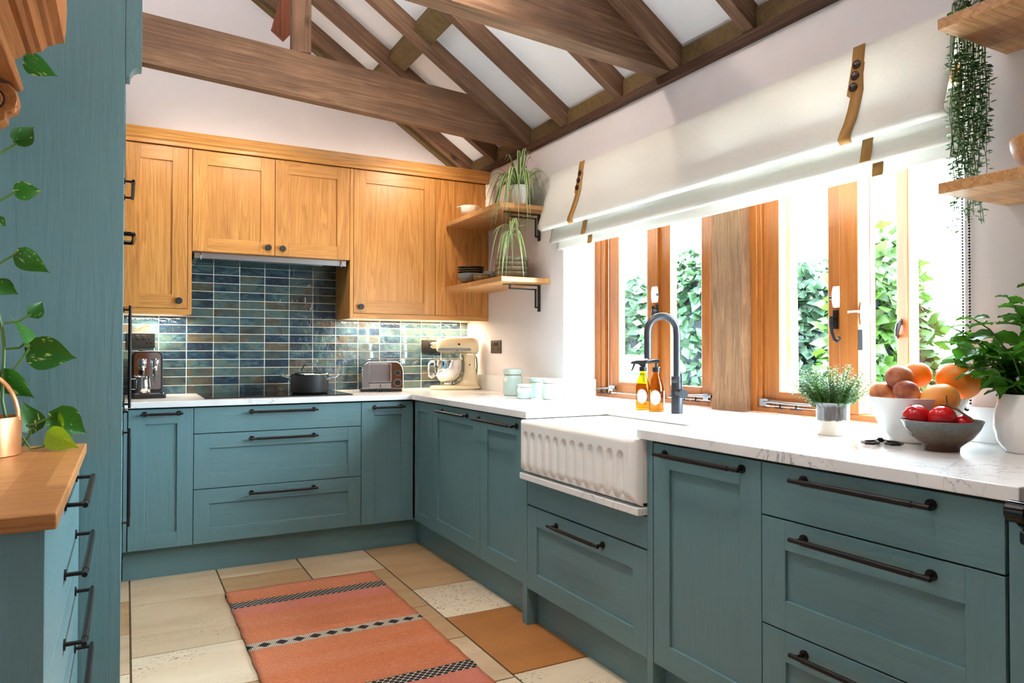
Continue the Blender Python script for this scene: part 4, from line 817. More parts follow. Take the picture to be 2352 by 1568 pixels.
jar('medium mint green jar half hidden between the others', .505, -.60, .048, .108)
jar('wide mint green jar at the front right of the group', .492, -.775, .055, .110)
jar('pale jar at the far right, mostly hidden behind the wide one', .60, -.60, .048, .085)
# ------------------------------------------------------------------ tap
tp = thing('kitchen_tap', 'dark gunmetal swan-neck kitchen tap behind the sink', 'tap', (.487, -1.770, ZT))
MB().lathe([(0, 0), (.0235, 0), (.0235, .122), (.0225, .124), (.0225, .128), (.0235, .13), (.0235, .15), (.022, .153), (0, .153)], n=32).build('body', 'gunmetal', tp, world=False)
pts = [(0, 0, .15), (0, 0, .32)]; Rn = .062
d_ = Vector((-.93, .37, 0)).normalized()
for i in range(1, 13):
    a = math.pi*i/12; q = d_*(Rn-Rn*math.cos(a)); pts.append((q.x, q.y, .335+Rn*1.05*math.sin(a)))
q = d_*2*Rn; pts += [(q.x, q.y, .30), (q.x, q.y, .225)]
MB().tube(pts, [.0148]*len(pts), 20).build('spout', 'gunmetal', tp, world=False)
v_ = Vector((-.35, -.94, 0)).normalized()
MB().tube([(0, 0, .085), tuple(v_*.03+Vector((0,0,.085))), tuple(v_*.058+Vector((0,0,.085)))], .0165, 24).build('valve', 'gunmetal', tp, world=False)
lv = MB().tube([tuple(v_*.0585+Vector((0,0,.085))), tuple(v_*.074+Vector((0,0,.085)))], .0185, 24).build('valve_cap', 'gunmetal', tp, world=False)
MB().tube([tuple(v_*.05+Vector((0,0,.098))), tuple(v_*.05+Vector((0,0,.165)))], .0035, 10).build('lever', 'gunmetal', lv, world=False)
# ------------------------------------------------------------------ amber bottles
def bottle(label, x, y, top, ang):
    t = thing('amber_bottle', label, 'bottle', (x, y, ZT), ang)
    r = .0335
    MB().lathe([(0, 0), (r-.002, 0), (r, .004), (r, .085), (r*.97, .10), (r*.84, .12), (r*.60, .142), (r*.44, .156), (r*.40, .163), (r*.40, .172), (r*.34, .172), (r*.34, .16), (r*.55, .14), (r*.78, .12), (r*.92, .1), (r*.94, .085), (r*.94, .006), (0, .005)], n=36).build('glass', 'amber_glass', t, world=False)
    MB().lathe([(0, .0055), (r*.93, .0065), (r*.93, .03), (0, .03)], n=32).build('liquid', 'amber_liquid', t, world=False)
    lb = []
    for sgn, a0, hw, z0, z1, mt in ((1, R(-112), .68, .028, .092, 'oval'), (1, R(-28), .22, .02, .088, 'rect')):
        b = MB(); vs = []; fs = []; n, m_ = 16, 12
        for j in range(m_+1):
            tz = j/m_*2-1; w_ = hw*(math.sqrt(max(0, 1-tz*tz)) if mt == 'oval' else 1)
            for i in range(n+1):
                a = a0+w_*(i/n*2-1); vs.append((1.012*r*math.cos(a), 1.012*r*math.sin(a), z0+(z1-z0)*(tz+1)/2))
        for j in range(m_):
            for i in range(n): fs.append((j*(n+1)+i, j*(n+1)+i+1, (j+1)*(n+1)+i+1, (j+1)*(n+1)+i))
        o = b.add(vs, fs).build('label', 'label_paper', t, world=False)
        b = MB(); rr = 1.022*r
        if mt == 'oval':
            for f_, wd in ((.86, .0012), (.68, .0008)):
                b.tube([(rr*math.cos(a0+hw*f_*math.cos(q)), rr*math.sin(a0+hw*f_*math.cos(q)), .06+.032*f_*math.sin(q)) for q in [2*math.pi*i/32 for i in range(33)]], wd, 4)
            for dz, wd in ((.0, .28), (-.006, .18), (.012, .07)): b.tube([(rr*math.cos(a0+wd*q), rr*math.sin(a0+wd*q), .06+dz) for q in (-1, -.5, 0, .5, 1)], .0009, 4)
        else:
            for k in range(9): b.tube([(rr*math.cos(a0+.17*q), rr*math.sin(a0+.17*q), .026+.007*k) for q in (-1, 0, (1 if k % 3 else .3))], .0008, 4)
        b.build('print', 'label_ink', o, world=False)['kind'] = 'stuff'
    MB().lathe([(0, .168), (.017, .168), (.017, .186), (.015, .188), (0, .188)], n=28).build('collar', 'black_plastic', t, world=False)
    if top == 'spray':
        b = MB(); b.prism([(-.010, .188), (.012, .188), (.012, .20), (.05, .203), (.052, .215), (.03, .218), (-.03, .216), (-.052, .211), (-.055, .20), (-.02, .198)], lambda a, z: (a, -.009, z), lambda a, z: (a, .009, z)); b.build('spray_head', 'black_plastic', t, world=False, bev=.003)
        MB().tube([(-.038, 0, .20), (-.042, 0, .188), (-.046, 0, .178), (-.052, 0, .168)], [.006, .005, .004, .0025], 8).build('trigger', 'black_plastic', t, world=False)
    else:
        MB().tube([(0, 0, .188), (0, 0, .208)], [.006, .004], 12).build('pump_stem', 'black_plastic', t, world=False)
        MB().tube([(.012, 0, .212), (0, 0, .214), (-.03, 0, .212), (-.04, 0, .206)], [.009, .009, .005, .0035], 10).build('pump_head', 'black_plastic', t, world=False)
    MB().tube([(0, 0, .165), (.01, .004, .012)], .0022, 6).build('dip_tube', 'amber_liquid', t, world=False)
bottle('amber glass bottle with black trigger spray, left of the pair by the tap', .490, -1.545, 'spray', R(-26)); bottle('amber glass bottle with black pump top, right of the pair by the tap', .482, -1.645, 'pump', R(-26))
# ------------------------------------------------------------------ fruit bowl, tomatoes, scissors
FBW = (.462, -2.803)
fb = thing('fruit_bowl', 'large white tapered bowl heaped with citrus and peaches', 'bowl', (*FBW, ZT))
MB().lathe([(0, 0), (.062, 0), (.068, .004), (.088, .03), (.128, .124), (.130, .1275), (.127, .128), (.124, .124), (.083, .032), (.06, .012), (0, .012)], n=56).build('shell', 'white_ceramic', fb, world=False)
b = MB(); a0 = R(-137)
for i in range(7): a = a0+(i-3)*.034; r_ = .1105; b.box((r_*math.cos(a)-.0007, r_*math.sin(a)-.0007, .083), (r_*math.cos(a)+.0007, r_*math.sin(a)+.0007, .083+(.004 if i % 2 else .0055)))
b.build('maker_mark', 'blue_ink', fb, world=False)['kind'] = 'stuff'
def fruit_obj(name, label, cat, c, r, mat, sz=.94, group=None, crease=0):
    b = MB(); nu, nv = 24, 16
    vs = []; fs = []
    for i in range(nv+1):
        ph = math.pi*i/nv
        for j in range(nu):
            th = 2*math.pi*j/nu; dd = 1-crease*math.exp(-(min(th, 2*math.pi-th)/.25)**2)*math.sin(ph); dimp = 1-.10*math.exp(-(ph/.35)**2)-.05*math.exp(-((math.pi-ph)/.35)**2)
            vs.append((r*dd*math.sin(ph)*math.cos(th), r*dd*math.sin(ph)*math.sin(th), r*sz*dimp*math.cos(ph)))
    for i in range(nv):
        for j in range(nu): fs.append((i*nu+j, i*nu+(j+1) % nu, (i+1)*nu+(j+1) % nu, (i+1)*nu+j))
    fs.append(tuple(range(nu))); fs.append(tuple(nv*nu+j for j in range(nu)))
    o = b.add(vs, fs).build(name, mat, loc=c, world=False, sharp=180, rot=(random.uniform(-.5, .5), random.uniform(-.5, .5), random.uniform(0, 6))); return tag(o, label, cat, group)
PG = 'peaches in the white bowl'
fruit_obj('peach', 'dark red peach on top of the fruit heap', 'peach', (.405, -2.792, 1.082), .0375, 'peach_skin', .95, PG, .06)
fruit_obj('peach', 'speckled peach at the left rim of the white fruit bowl', 'peach', (.405, -2.742, 1.034), .0365, 'peach_skin', .92, PG, .06)
fruit_obj('peach', 'small purple-yellow peach at the front rim of the white fruit bowl', 'peach', (.384, -2.826, 1.046), .0335, 'peach_skin', .9, PG, .06)
fruit_obj('peach', 'pale peach just behind the one at the left rim of the bowl', 'peach', (.462, -2.722, 1.038), .033, 'peach_skin', .9, PG, .06)
fruit_obj('orange', 'orange behind the topmost peach', 'orange', (.480, -2.795, 1.088), .039, 'orange_skin', .97, 'oranges in the white bowl')
fruit_obj('orange', 'orange low in the bowl, glimpsed between the front peaches', 'orange', (.425, -2.812, 1.022), .034, 'orange_skin', .97, 'oranges in the white bowl')
fruit_obj('grapefruit', 'big orange grapefruit at the back of the bowl by the mint', 'grapefruit', (.530, -2.885, 1.077), .0585, 'orange_skin', .95, 'grapefruits in the white bowl')
fruit_obj('grapefruit', 'pale yellow-orange grapefruit at the front right rim', 'grapefruit', (.430, -2.892, 1.026), .0475, 'grapefruit_skin', .92, 'grapefruits in the white bowl')
TB = (.343, -2.948)
lathed('tomato_bowl', 'speckled grey stoneware footed bowl holding red tomatoes', 'bowl', [(0, 0), (.040, 0), (.041, .010), (.047, .016), (.07, .035), (.086, .058), (.0945, .078), (.093, .0795), (.09, .078), (.081, .058), (.065, .039), (.03, .024), (0, .022)], (*TB, ZT), 'stone_glaze', n=48)
fruit_obj('tomato', 'red vine tomato at the left of the stoneware bowl', 'tomato', (.318, -2.897, .985), .0335, 'tomato_skin', .9, 'vine tomatoes')
fruit_obj('tomato', 'red vine tomato in the middle of the stoneware bowl', 'tomato', (.330, -2.957, .985), .0335, 'tomato_skin', .9, 'vine tomatoes')
fruit_obj('tomato', 'smaller red tomato tucked behind the stalk in the stoneware bowl', 'tomato', (.372, -2.985, .968), .028, 'tomato_skin', .9, 'vine tomatoes')
b = MB(); b.tube([(.352, -2.955, 1.042), (.350, -2.957, 1.025), (.345, -2.962, 1.016), (.348, -2.985, 1.008), (.352, -3.01, .99), (.355, -3.026, .974)], [.0018, .0022, .003, .0028, .0026, .002], 6); b.tube([(.345, -2.962, 1.016), (.332, -2.95, 1.018)], [.0026, .002], 6); b.tube([(.348, -2.985, 1.008), (.365, -2.99, .998)], .002, 6)
tag(b.build('tomato_stalk', 'bark', loc=(.35, -2.98, 1.0)), 'dry brown vine stalk lying across the tomatoes', 'stalk')
s_ = thing('scissors', 'small black herb scissors lying in front of the fruit bowl', 'scissors', (.345, -2.775, ZT), R(38)); s_.scale = (1.35,)*3
for k in (-1, 1):
    pts = [(.005, k*.004, .006), (-.012, k*.012, .005), (-.024, k*.028, .005), (-.042, k*.036, .005), (-.060, k*.030, .005), (-.064, k*.016, .005), (-.050, k*.007, .005), (-.030, k*.006, .005), (-.012, k*.011, .005)]
    h_ = MB().tube(pts, .0028, 8).build('finger_loop', 'black_bronze', s_, world=False)
    MB().prism([(0, -.004), (.012, -.004), (.055, 0), (.012, .004), (0, .004)], lambda a, c: (a, c+k*.002, .004+.002*k), lambda a, c: (a, c+k*.002, .0055+.002*k)).build('blade', 'black_bronze', s_, world=False)
MB().cyl((.004, 0, .0015), (.004, 0, .0105), .0045).build('rivet', 'iron', s_, world=False)
# ------------------------------------------------------------------ range cooker at the right edge
rc = thing('range_cooker', 'glossy navy range cooker with brass rail at the right edge', 'cooker', (.28, -3.8, 0))
bx(((-.01, -4.32, .06), (.56, -3.325, .895))).build('body', 'navy_enamel', rc, bev=.006); bx(((-.045, -4.33, .795), (.0, -3.322, .822))).build('trim_ledge', 'gloss_black', rc, bev=.006)
MB().tube([(-.075, -4.30, .862), (-.075, -3.335, .862)], .0125, 20).build('rail', 'brass', rc)
for y in (-3.345, -4.29):
    MB().tube([(-.075, y-.012, .862), (-.075, y-.010, .862), (-.075, y+.022, .862), (-.075, y+.024, .862)], [.018, .0205, .0205, .018], 24).build('rail_bracket', 'gloss_black', rc); MB().tube([(-.072, y+.004, .85), (-.05, y+.004, .835), (-.02, y+.004, .822)], [.012, .012, .016], 16).build('bracket_arm', 'gloss_black', rc)
bx(((0, -4.3, .9), (.55, -3.35, .92))).build('hotplate', 'gloss_black', rc, bev=.004)
for y0, y1, z0, z1 in ((-4.28, -3.86, .12, .76), (-3.80, -3.36, .12, .76)): bx(((-.028, y0, z0), (-.009, y1, z1))).build('oven_door', 'navy_enamel', rc, bev=.008)
# ------------------------------------------------------------------ rug
rg = thing('woven_rug', 'terracotta woven runner with black and cream diamond stripes', 'rug', (-.735, -.400, .0005), 0)
b = MB(); nx, ny = 30, 70; vs = []; fs = []; Lr = 2.2; Wr = .715
for j in range(ny+1):
    for i in range(nx+1): vs.append((-Wr/2+Wr*i/nx+.002*math.sin(j*1.3)*(i in (0, nx)), -Lr*j/ny, .006+.0008*math.sin(i*.7+j*.5)))
for j in range(ny):
    for i in range(nx): fs.append((j*(nx+1)+i, (j+1)*(nx+1)+i, (j+1)*(nx+1)+i+1, j*(nx+1)+i+1))
b.add(vs, fs); o = b.build('weave', 'rug_weave', rg, world=False, sharp=180); m_ = o.modifiers.new('thick', 'SOLIDIFY'); m_.thickness = .0055; m_.offset = -1
bx(((-Wr/2-.004, -.068, .0063), (-Wr/2+.024, -.04, .0076))).build('maker_label', 'gloss_black', rg, world=False); bx(((-Wr/2+.006, -.06, .0076), (-Wr/2+.012, -.048, .0079))).build('label_print', 'label_paper', rg, world=False)
# ------------------------------------------------------------------ left run: tall units with teal end panel
XT = -1.525; YP = -1.62
tu = thing('tall_unit', 'tall teal unit seen edge-on at the left with a broad end panel', 'cabinet', (-1.84, -.8, 0))
bx(((XL+.002, YP+.022, .15), (XT-.022, .596, 2.26))).build('body', 'dark_inside', tu)
bx(((XL+.002, YP, 0), (XT+.003, YP+.02, 2.31))).build('end_panel', 'teal_z', tu, bev=.0015)
T_ = FL(XT)
for y0, y1, z0, z1, nm in ((YP+.022, -1.05, .155, 1.25, 'door'), (YP+.022, -1.05, 1.25, 1.965, 'door'), (-1.05, -.45, .155, .86, 'door'), (-1.05, -.45, 1.66, 1.965, 'door'), (-.45, -.003, .155, 1.25, 'door'), (-.45, -.003, 1.25, 1.965, 'door')): shaker(T_, y0, y1, z0, z1, tu, nm, ('teal_z', 'teal_y'))
bx(((XT-.02, -1.045, .865), (XT, -.455, 1.655))).build('oven_front', 'gloss_black', tu, bev=.002)
bx(((XT-.02, YP+.021, 0), (XT-.05, -.01, .15))).build('plinth', 'teal_y', tu)
bx(((XT-.02, YP+.021, 1.968), (XT+.004, -.003, 2.31))).build('frieze', 'teal_y', tu)
MB().prism([(0, 1.975), (.012, 1.975), (.014, 1.99), (.022, 2.005), (.034, 2.012), (.044, 2.014), (.044, 2.05), (.044, 2.31), (0, 2.31)], lambda d, z: (XT+.004+d, YP, z), lambda d, z: (XT+.004+d, YP+.06, z)).build('cornice', 'teal_y', tu, bev=.001)
bar_handle(T_, -.80, 1.80, .33, tu, out=.032); bar_handle(T_, -.60, 1.13, .40, tu, vert=True, out=.026); bar_handle(T_, -.60, .62, .38, tu, vert=True, out=.026); bar_handle(T_, -.18, .87, .08, tu, out=.016)
b = MB(); b.tube([(XT, -.86, 1.615), (XT+.034, -.86, 1.615), (XT+.038, -.75, 1.615), (XT+.034, -.60, 1.615), (XT, -.60, 1.615)], .009, 8); b.build('oven_handle', 'gloss_black', tu)
# dresser with oak top
XD = -1.630
ds = thing('dresser_unit', 'teal drawer unit with a thick oak top in the left foreground', 'cabinet', (-1.9, -2.13, 0))
bx(((XL+.002, -2.612, .0), (XD-.021, YP-.002, .857))).build('body', 'dark_inside', ds)
bx(((XL+.002, -2.632, 0), (XD, -2.613, .857))).build('end_panel', 'teal_z', ds, bev=.0015)
bx(((XL+.002, -2.65, .858), (-1.612, YP-.001, .886))).build('top', 'oak_top_y', ds, bev=.004, seg=3)
D_ = FL(XD)
for z0, z1, hz in ((.735, .855, .813), (.58, .735, .66), (.425, .58, .507), (.27, .425, .354), (.12, .27, .20)):
    d_ = slabfront(D_, -2.612, YP-.004, z0, z1, ds, 'drawer', 'teal_y'); bar_handle(D_, -1.99, hz, .40, d_, out=.040)
# antique pine shelf with carved corbel above the dresser
mp_ = thing('pine_mantel', 'carved antique pine mantel shelf with corbel at the top left', 'shelf', (-1.9, -2.5, 1.7))
prof = [(-1.654, 1.925), (-1.654, 1.940), (-1.652, 1.952), (-1.650, 2.01), (-1.66, 2.2), (-1.90, 2.2), (-1.90, 1.86), (-1.758, 1.862), (-1.745, 1.872), (-1.735, 1.885), (-1.722, 1.884), (-1.712, 1.892), (-1.702, 1.892), (-1.698, 1.90), (-1.690, 1.911), (-1.678, 1.914), (-1.674, 1.920)]
MB().prism(prof, lambda x, z: (x, -3.4, z), lambda x, z: (x, -1.95, z)).build('cornice', 'antique_pine', mp_, bev=.002)
bx(((-1.90, -3.4, 1.80), (-1.762, -1.96, 1.864))).build('frieze', 'antique_pine', mp_, bev=.002)
MB().prism([(-1.80, 1.862), (-1.757, 1.862), (-1.745, 1.82), (-1.737, 1.79), (-1.742, 1.781), (-1.754, 1.784), (-1.80, 1.80)], lambda x, z: (x, -3.4, z), lambda x, z: (x, -1.965, z)).build('bed_mould', 'antique_pine', mp_, bev=.003, seg=3)
b = MB(); b.prism([(-1.92, 1.78), (-1.76, 1.78), (-1.745, 1.765), (-1.741, 1.745), (-1.747, 1.722), (-1.765, 1.712), (-1.765, 1.694), (-1.79, 1.675), (-1.85, 1.655), (-1.92, 1.65)], lambda x, z: (x, -2.03, z), lambda x, z: (x, -1.975, z)); b.build('corbel', 'antique_pine', mp_, bev=.003)
MB().tube([(-1.792, -2.037, 1.74), (-1.792, -2.028, 1.74)], [.022, .022], 24).build('rosette', 'antique_pine', mp_, bev=.002); MB().lathe([(.024, 0), (.026, 0), (.026, .004), (.024, .004)], n=28).build('rosette_ring', 'soil', mp_, world=False, loc=(.108, .47, .04), rot=(R(90), 0, 0))
for i in range(4): MB().ball((-1.757+.004*math.sin(i), -1.985-.012*i, 1.752-.010*i), .012, 10, 6, 1, .7, 1).build('carved_leaf', 'antique_pine', mp_)
# ------------------------------------------------------------------ leaves
def heart(n=10, w=.5, cup=.18, droop=.25, notch=.10):
    """unit leaf along +x (length 1), both sides of the midrib, cupped"""
    vs = []; fs = []
    for i in range(n+1):
        t = i/n; hw = w*(math.sin(math.pi*min(1, t*1.02)**.62)**.85)*(1-t**5*.9) if 0 < t < 1 else .002
        bk = notch*max(0, 1-t*5)
        for k in (-2, -1, 0, 1, 2):
            s_ = k/2; vs.append((t-bk*(abs(s_)**1.5 > .2)*abs(s_), s_*hw, abs(s_)**1.6*cup*hw*2-droop*t*t))
    for i in range(n):
        for k in range(4): a = i*5+k; fs.append((a, a+1, a+6, a+5))
    return MB().add(vs, fs)
def place_leaf(o, base, tip, roll=0, facing=Vector((.3, -1, .2))):
    d = Vector(tip)-Vector(base); L = d.length; x = d.normalized(); z = facing-x*facing.dot(x)
    z = z.normalized() if z.length > .05 else x.orthogonal(); z = Matrix.Rotation(roll, 3, x) @ z; y = z.cross(x)
    m_ = Matrix((x*L, y*L, z*L)).transposed().to_4x4(); m_.translation = Vector(base); return m_
def leaf_set(root, mesh_obj, places, mat=None, name='leaf'):
    for i, m_ in enumerate(places):
        o = mesh_obj if i == 0 else mesh_obj.copy()
        if i: COL.objects.link(o)
        o.parent = root; o.matrix_basis = Matrix.Translation(-root.location) @ m_ if root.rotation_euler[2] == 0 else m_
# pothos
pv = thing('pothos_plant', 'variegated pothos climbing from a copper-coloured bentwood planter', 'plant', (-1.83, -1.80, .888))
CP = (-1.842, -1.80, .8865)
MB().lathe([(0, 0), (.088, 0), (.090, .002), (.0905, .096), (.0895, .099), (.086, .099), (.086, .012), (0, .012)], CP, 48).build('planter', 'copper', pv)
MB().lathe([(0, .088), (.086, .088), (.086, .085)], CP, 32).build('soil', 'soil', pv)
b = MB(); pts = []
for i in range(17):
    a = math.pi*i/16; pts.append((CP[0]+.086*math.cos(a), CP[1]-.02, CP[2]+.09+.125*math.sin(a)))
b.tube(pts, .0065, 8, flat=.35); b.build('handle', 'copper', pv)
POTHOS = [([-1.755, -1.74, 1.949], [-1.692, -1.74, 1.901]), ([-1.776, -1.74, 1.712], [-1.737, -1.74, 1.766]), ([-1.778, -1.74, 1.579], [-1.717, -1.74, 1.593]), ([-1.818, -1.74, 1.507], [-1.797, -1.74, 1.486]), ([-1.765, -1.74, 1.424], [-1.707, -1.74, 1.36]), ([-1.817, -1.74, 1.334], [-1.769, -1.74, 1.306]), ([-1.739, -1.74, 1.248], [-1.712, -1.74, 1.290]), ([-1.748, -1.74, 1.165], [-1.767, -1.74, 1.251]), ([-1.743, -1.74, 1.161], [-1.634, -1.74, 1.129]), ([-1.796, -1.74, 1.101], [-1.742, -1.74, 1.018]), ([-1.736, -1.74, 0.938], [-1.749, -1.74, 1.021]), ([-1.689, -1.74, 0.983], [-1.607, -1.74, 0.924]), ([-1.694, -1.76, 0.933], [-1.632, -1.80, 0.892]), ([-1.671, -1.74, 0.941], [-1.678, -1.74, 1.0])]
h1 = heart(10, .42).build('leaf', 'pothos_leaf', world=False, sharp=180); h1b = heart(10, .40).build('leaf', 'pothos_young', world=False, sharp=180); h1c = heart(10, .12, .9, .0).build('leaf', 'pothos_young', world=False, sharp=180)
roll = [1.1, .0, .1, .2, .95, .3, .1, .9, .45, .95, .15, .25, .6, .2]
pl1 = []
for i, (bs, tp_) in enumerate(POTHOS):
    m_ = place_leaf(None, bs, tp_, roll[i])
    if i == 12: leaf_set(pv, h1b, [m_])
    elif i == 13: leaf_set(pv, h1c, [m_])
    else: pl1.append(m_)
leaf_set(pv, h1, pl1)
STEMS = [[[-1.85, -1.745, 1.65], [-1.812, -1.745, 1.678], [-1.775, -1.745, 1.709]], [[-1.85, -1.745, 1.53], [-1.81, -1.745, 1.553], [-1.777, -1.745, 1.578]], [[-1.85, -1.745, 1.37], [-1.809, -1.745, 1.386], [-1.764, -1.745, 1.423]], [[-1.84, -1.745, 1.95], [-1.85, -1.745, 1.6], [-1.83, -1.745, 1.35], [-1.808, -1.745, 1.236], [-1.802, -1.745, 1.207], [-1.798, -1.745, 1.161], [-1.799, -1.745, 1.103], [-1.801, -1.745, 1.023], [-1.792, -1.745, 0.972]], [[-1.798, -1.745, 1.228], [-1.769, -1.745, 1.233], [-1.739, -1.745, 1.254]], [[-1.797, -1.745, 1.159], [-1.764, -1.745, 1.163], [-1.75, -1.745, 1.177]], [[-1.778, -1.745, 1.103], [-1.759, -1.745, 1.132], [-1.743, -1.745, 1.161]], [[-1.759, -1.745, 0.952], [-1.723, -1.745, 0.959], [-1.689, -1.745, 0.978]], [[-1.757, -1.745, 0.899], [-1.743, -1.745, 0.922], [-1.736, -1.745, 0.939]], [[-1.80, -1.76, .975], [-1.757, -1.76, 0.93], [-1.735, -1.76, 0.893], [-1.708, -1.76, 0.897], [-1.683, -1.75, 0.918], [-1.672, -1.742, 0.942]], [[-1.80, -1.745, 1.96], [-1.755, -1.742, 1.949]], [[-1.85, -1.745, 1.33], [-1.817, -1.742, 1.334]], [[-1.85, -1.745, 1.50], [-1.818, -1.742, 1.507]]]
for s_ in STEMS: MB().tube(s_, .0042 if len(s_) > 6 else .003, 6).build('stem', 'stem_green', pv)
# spider plant
SPC = (.475, -.44, SU)
sp = thing('spider_plant', 'spider plant with arching striped leaves and a dangling offshoot', 'plant', SPC)
MB().lathe([(0, 0), (.044, 0), (.046, .003), (.056, .108), (.0585, .110), (.0575, .118), (.0545, .118), (.052, .095), (0, .095)], (0, 0, 0), 40).build('pot', 'white_ceramic', sp, world=False)
MB().lathe([(0, .100), (.053, .097)], (0, 0, 0), 24).build('soil', 'soil', sp, world=False)
def ribbon(th, L, up, drop, w, c=(0,0,0), n=12, twist=0):
    """arching striped ribbon leaf: pale edges, green middle"""
    b = MB(); d = Vector((math.cos(th), math.sin(th), 0)); sd = Vector((-math.sin(th), math.cos(th), 0)); vs = []
    for i in range(n+1):
        t = i/n; p_ = Vector(c)+d*(L*(t-.12*t*t))+Vector((0, 0, up*math.sin(min(1, t*1.15)*math.pi*.62)-drop*t**2.6)); hw = w*(math.sin(math.pi*(.12+.88*t))**.6)*(1-t**6)+.0003
        s2 = (sd*math.cos(twist*t)+Vector((0, 0, 1))*math.sin(twist*t))
        for k in (-1, -.55, 0, .55, 1): vs.append(p_+s2*hw*k+Vector((0, 0, .25*hw*abs(k))))
    for i in range(n):
        for k in range(4):
            b.mi = 0 if k in (0, 3) else 1; a = i*5+k; b.add([], []); b.f.append((a, a+1, a+6, a+5)); b.k.append(b.mi)
    b.v = [tuple(q) for q in vs]; return b
random.seed(11)
for i in range(56):
    th = i*2.399+random.uniform(-.2, .2); inner = i < 12
    if abs((math.degrees(th) % 360)-0) < 38 or (math.degrees(th) % 360) > 322: Lx_ = random.uniform(.05, .10)
    else: Lx_ = random.uniform(.04, .11) if inner else random.uniform(.15, .27)
    o = ribbon(th, Lx_, random.uniform(.15, .24) if inner else random.uniform(.10, .19), random.uniform(-.02, .04) if inner else random.uniform(.20, .40), random.uniform(.0065, .0105), (.012*math.cos(th), .012*math.sin(th), .098), 12, random.uniform(-.4, .4))
    o.build('leaf', ['spider_edge', 'spider_mid'], sp, world=False, sharp=180)
MB().tube([(-.02, -.01, .10), (-.05, -.03, .12), (-.085, -.05, .06), (-.092, -.06, -.05), (-.085, -.06, -.15)], .0022, 6).build('runner', 'stem_green', sp, world=False)
for i in range(22):
    th = i*2.399; o = ribbon(th, random.uniform(.06, .15), random.uniform(.0, .10), random.choice((-.03, .05, .12, .2, .32)), random.uniform(.0055, .008), (-.085, -.06, -.155-.004*(i % 5)), 10, random.uniform(-.5, .5)); o.build('leaf', ['spider_edge', 'spider_mid'], sp, world=False, sharp=180)
# mint
MC = (.512, -3.085, ZT)
mt_ = thing('mint_plant', 'bushy mint plant in a rounded glossy white pot', 'plant', MC)
MB().lathe([(0, 0), (.066, 0), (.070, .003), (.086, .03), (.092, .062), (.090, .095), (.082, .125), (.080, .146), (.0785, .148), (.0765, .146), (.078, .12), (.085, .06), (0, .05)], (0, 0, 0), 56).build('pot', 'white_ceramic', mt_, world=False)
MB().lathe([(0, .130), (.077, .126)], (0, 0, 0), 24).build('soil', 'soil', mt_, world=False)
def mint_leaf():
    vs = []; fs = []; n = 10
    for i in range(n+1):
        t = i/n; hw = .36*math.sin(math.pi*t**.8)**.9*(1+.05*(-1)**i)+.004
        for k in (-2, -1, 0, 1, 2): s_ = k/2; vs.append((t, s_*hw, .10*abs(s_)+.03*math.sin(t*20+abs(s_)*4)*abs(s_)-.22*t*t))
    for i in range(n):
        for k in range(4): a = i*5+k; fs.append((a, a+1, a+6, a+5))
    return MB().add(vs, fs)
ml = mint_leaf().build('leaf', 'mint_leaf', world=False, sharp=180); ml['used'] = 0
random.seed(5); mats_ = []
stems = [((-.02, .05), (-.04, .185), .20), ((-.03, .04), (-.07, .16), .10), ((0, -.02), (-.12, .0), .27), ((.0, .02), (.03, .06), .25), ((-.03, .0), (-.09, .10), .22), ((.0, .0), (-.02, -.02), .33), ((-.02, .04), (-.13, .12), .15), ((.01, .0), (.04, .12), .17), ((-.04, -.02), (-.14, -.08), .20), ((-.01, .06), (.0, .15), .12), ((.0, .05), (.03, .17), .14), ((-.03, .05), (-.05, .13), .17), ((-.03, .02), (-.12, .06), .08), ((-.02, -.02), (-.06, -.06), .26)]
for (sx_, sy_), (ex, ey), hh in stems:
    pts = [Vector((sx_, sy_*.6, .125)), Vector((sx_*.6+ex*.25, sy_*.4+ey*.3, .125+hh*.5)), Vector((ex*.7, ey*.75, .125+hh*.85)), Vector((ex, ey, .13+hh*.95))]
    MB().tube(pts, [.0028, .0025, .002, .0015], 6).build('stem', 'stem_green', mt_, world=False)
    for k in range(1, 6):
        t = k/5; seg = min(2, int(t*3)); f = t*3-seg; p_ = pts[seg].lerp(pts[seg+1], min(1, f)); az = k*1.57+random.uniform(-.5, .5)
        for s_ in (0, math.pi):
            L_ = random.uniform(.048, .078)*(1 if k < 5 else .7); d = Vector((math.cos(az+s_)*(.35 if math.cos(az+s_) > 0 else 1), math.sin(az+s_), random.uniform(-.45, .35))).normalized()
            m_ = place_leaf(None, p_, p_+d*L_, random.uniform(-.4, .4), Vector((-.2, -.1, 1))); mats_.append(m_)
for i, m_ in enumerate(mats_):
    o = ml if i == 0 else ml.copy()
    if i: COL.objects.link(o)
    o.parent = mt_; o.matrix_basis = m_
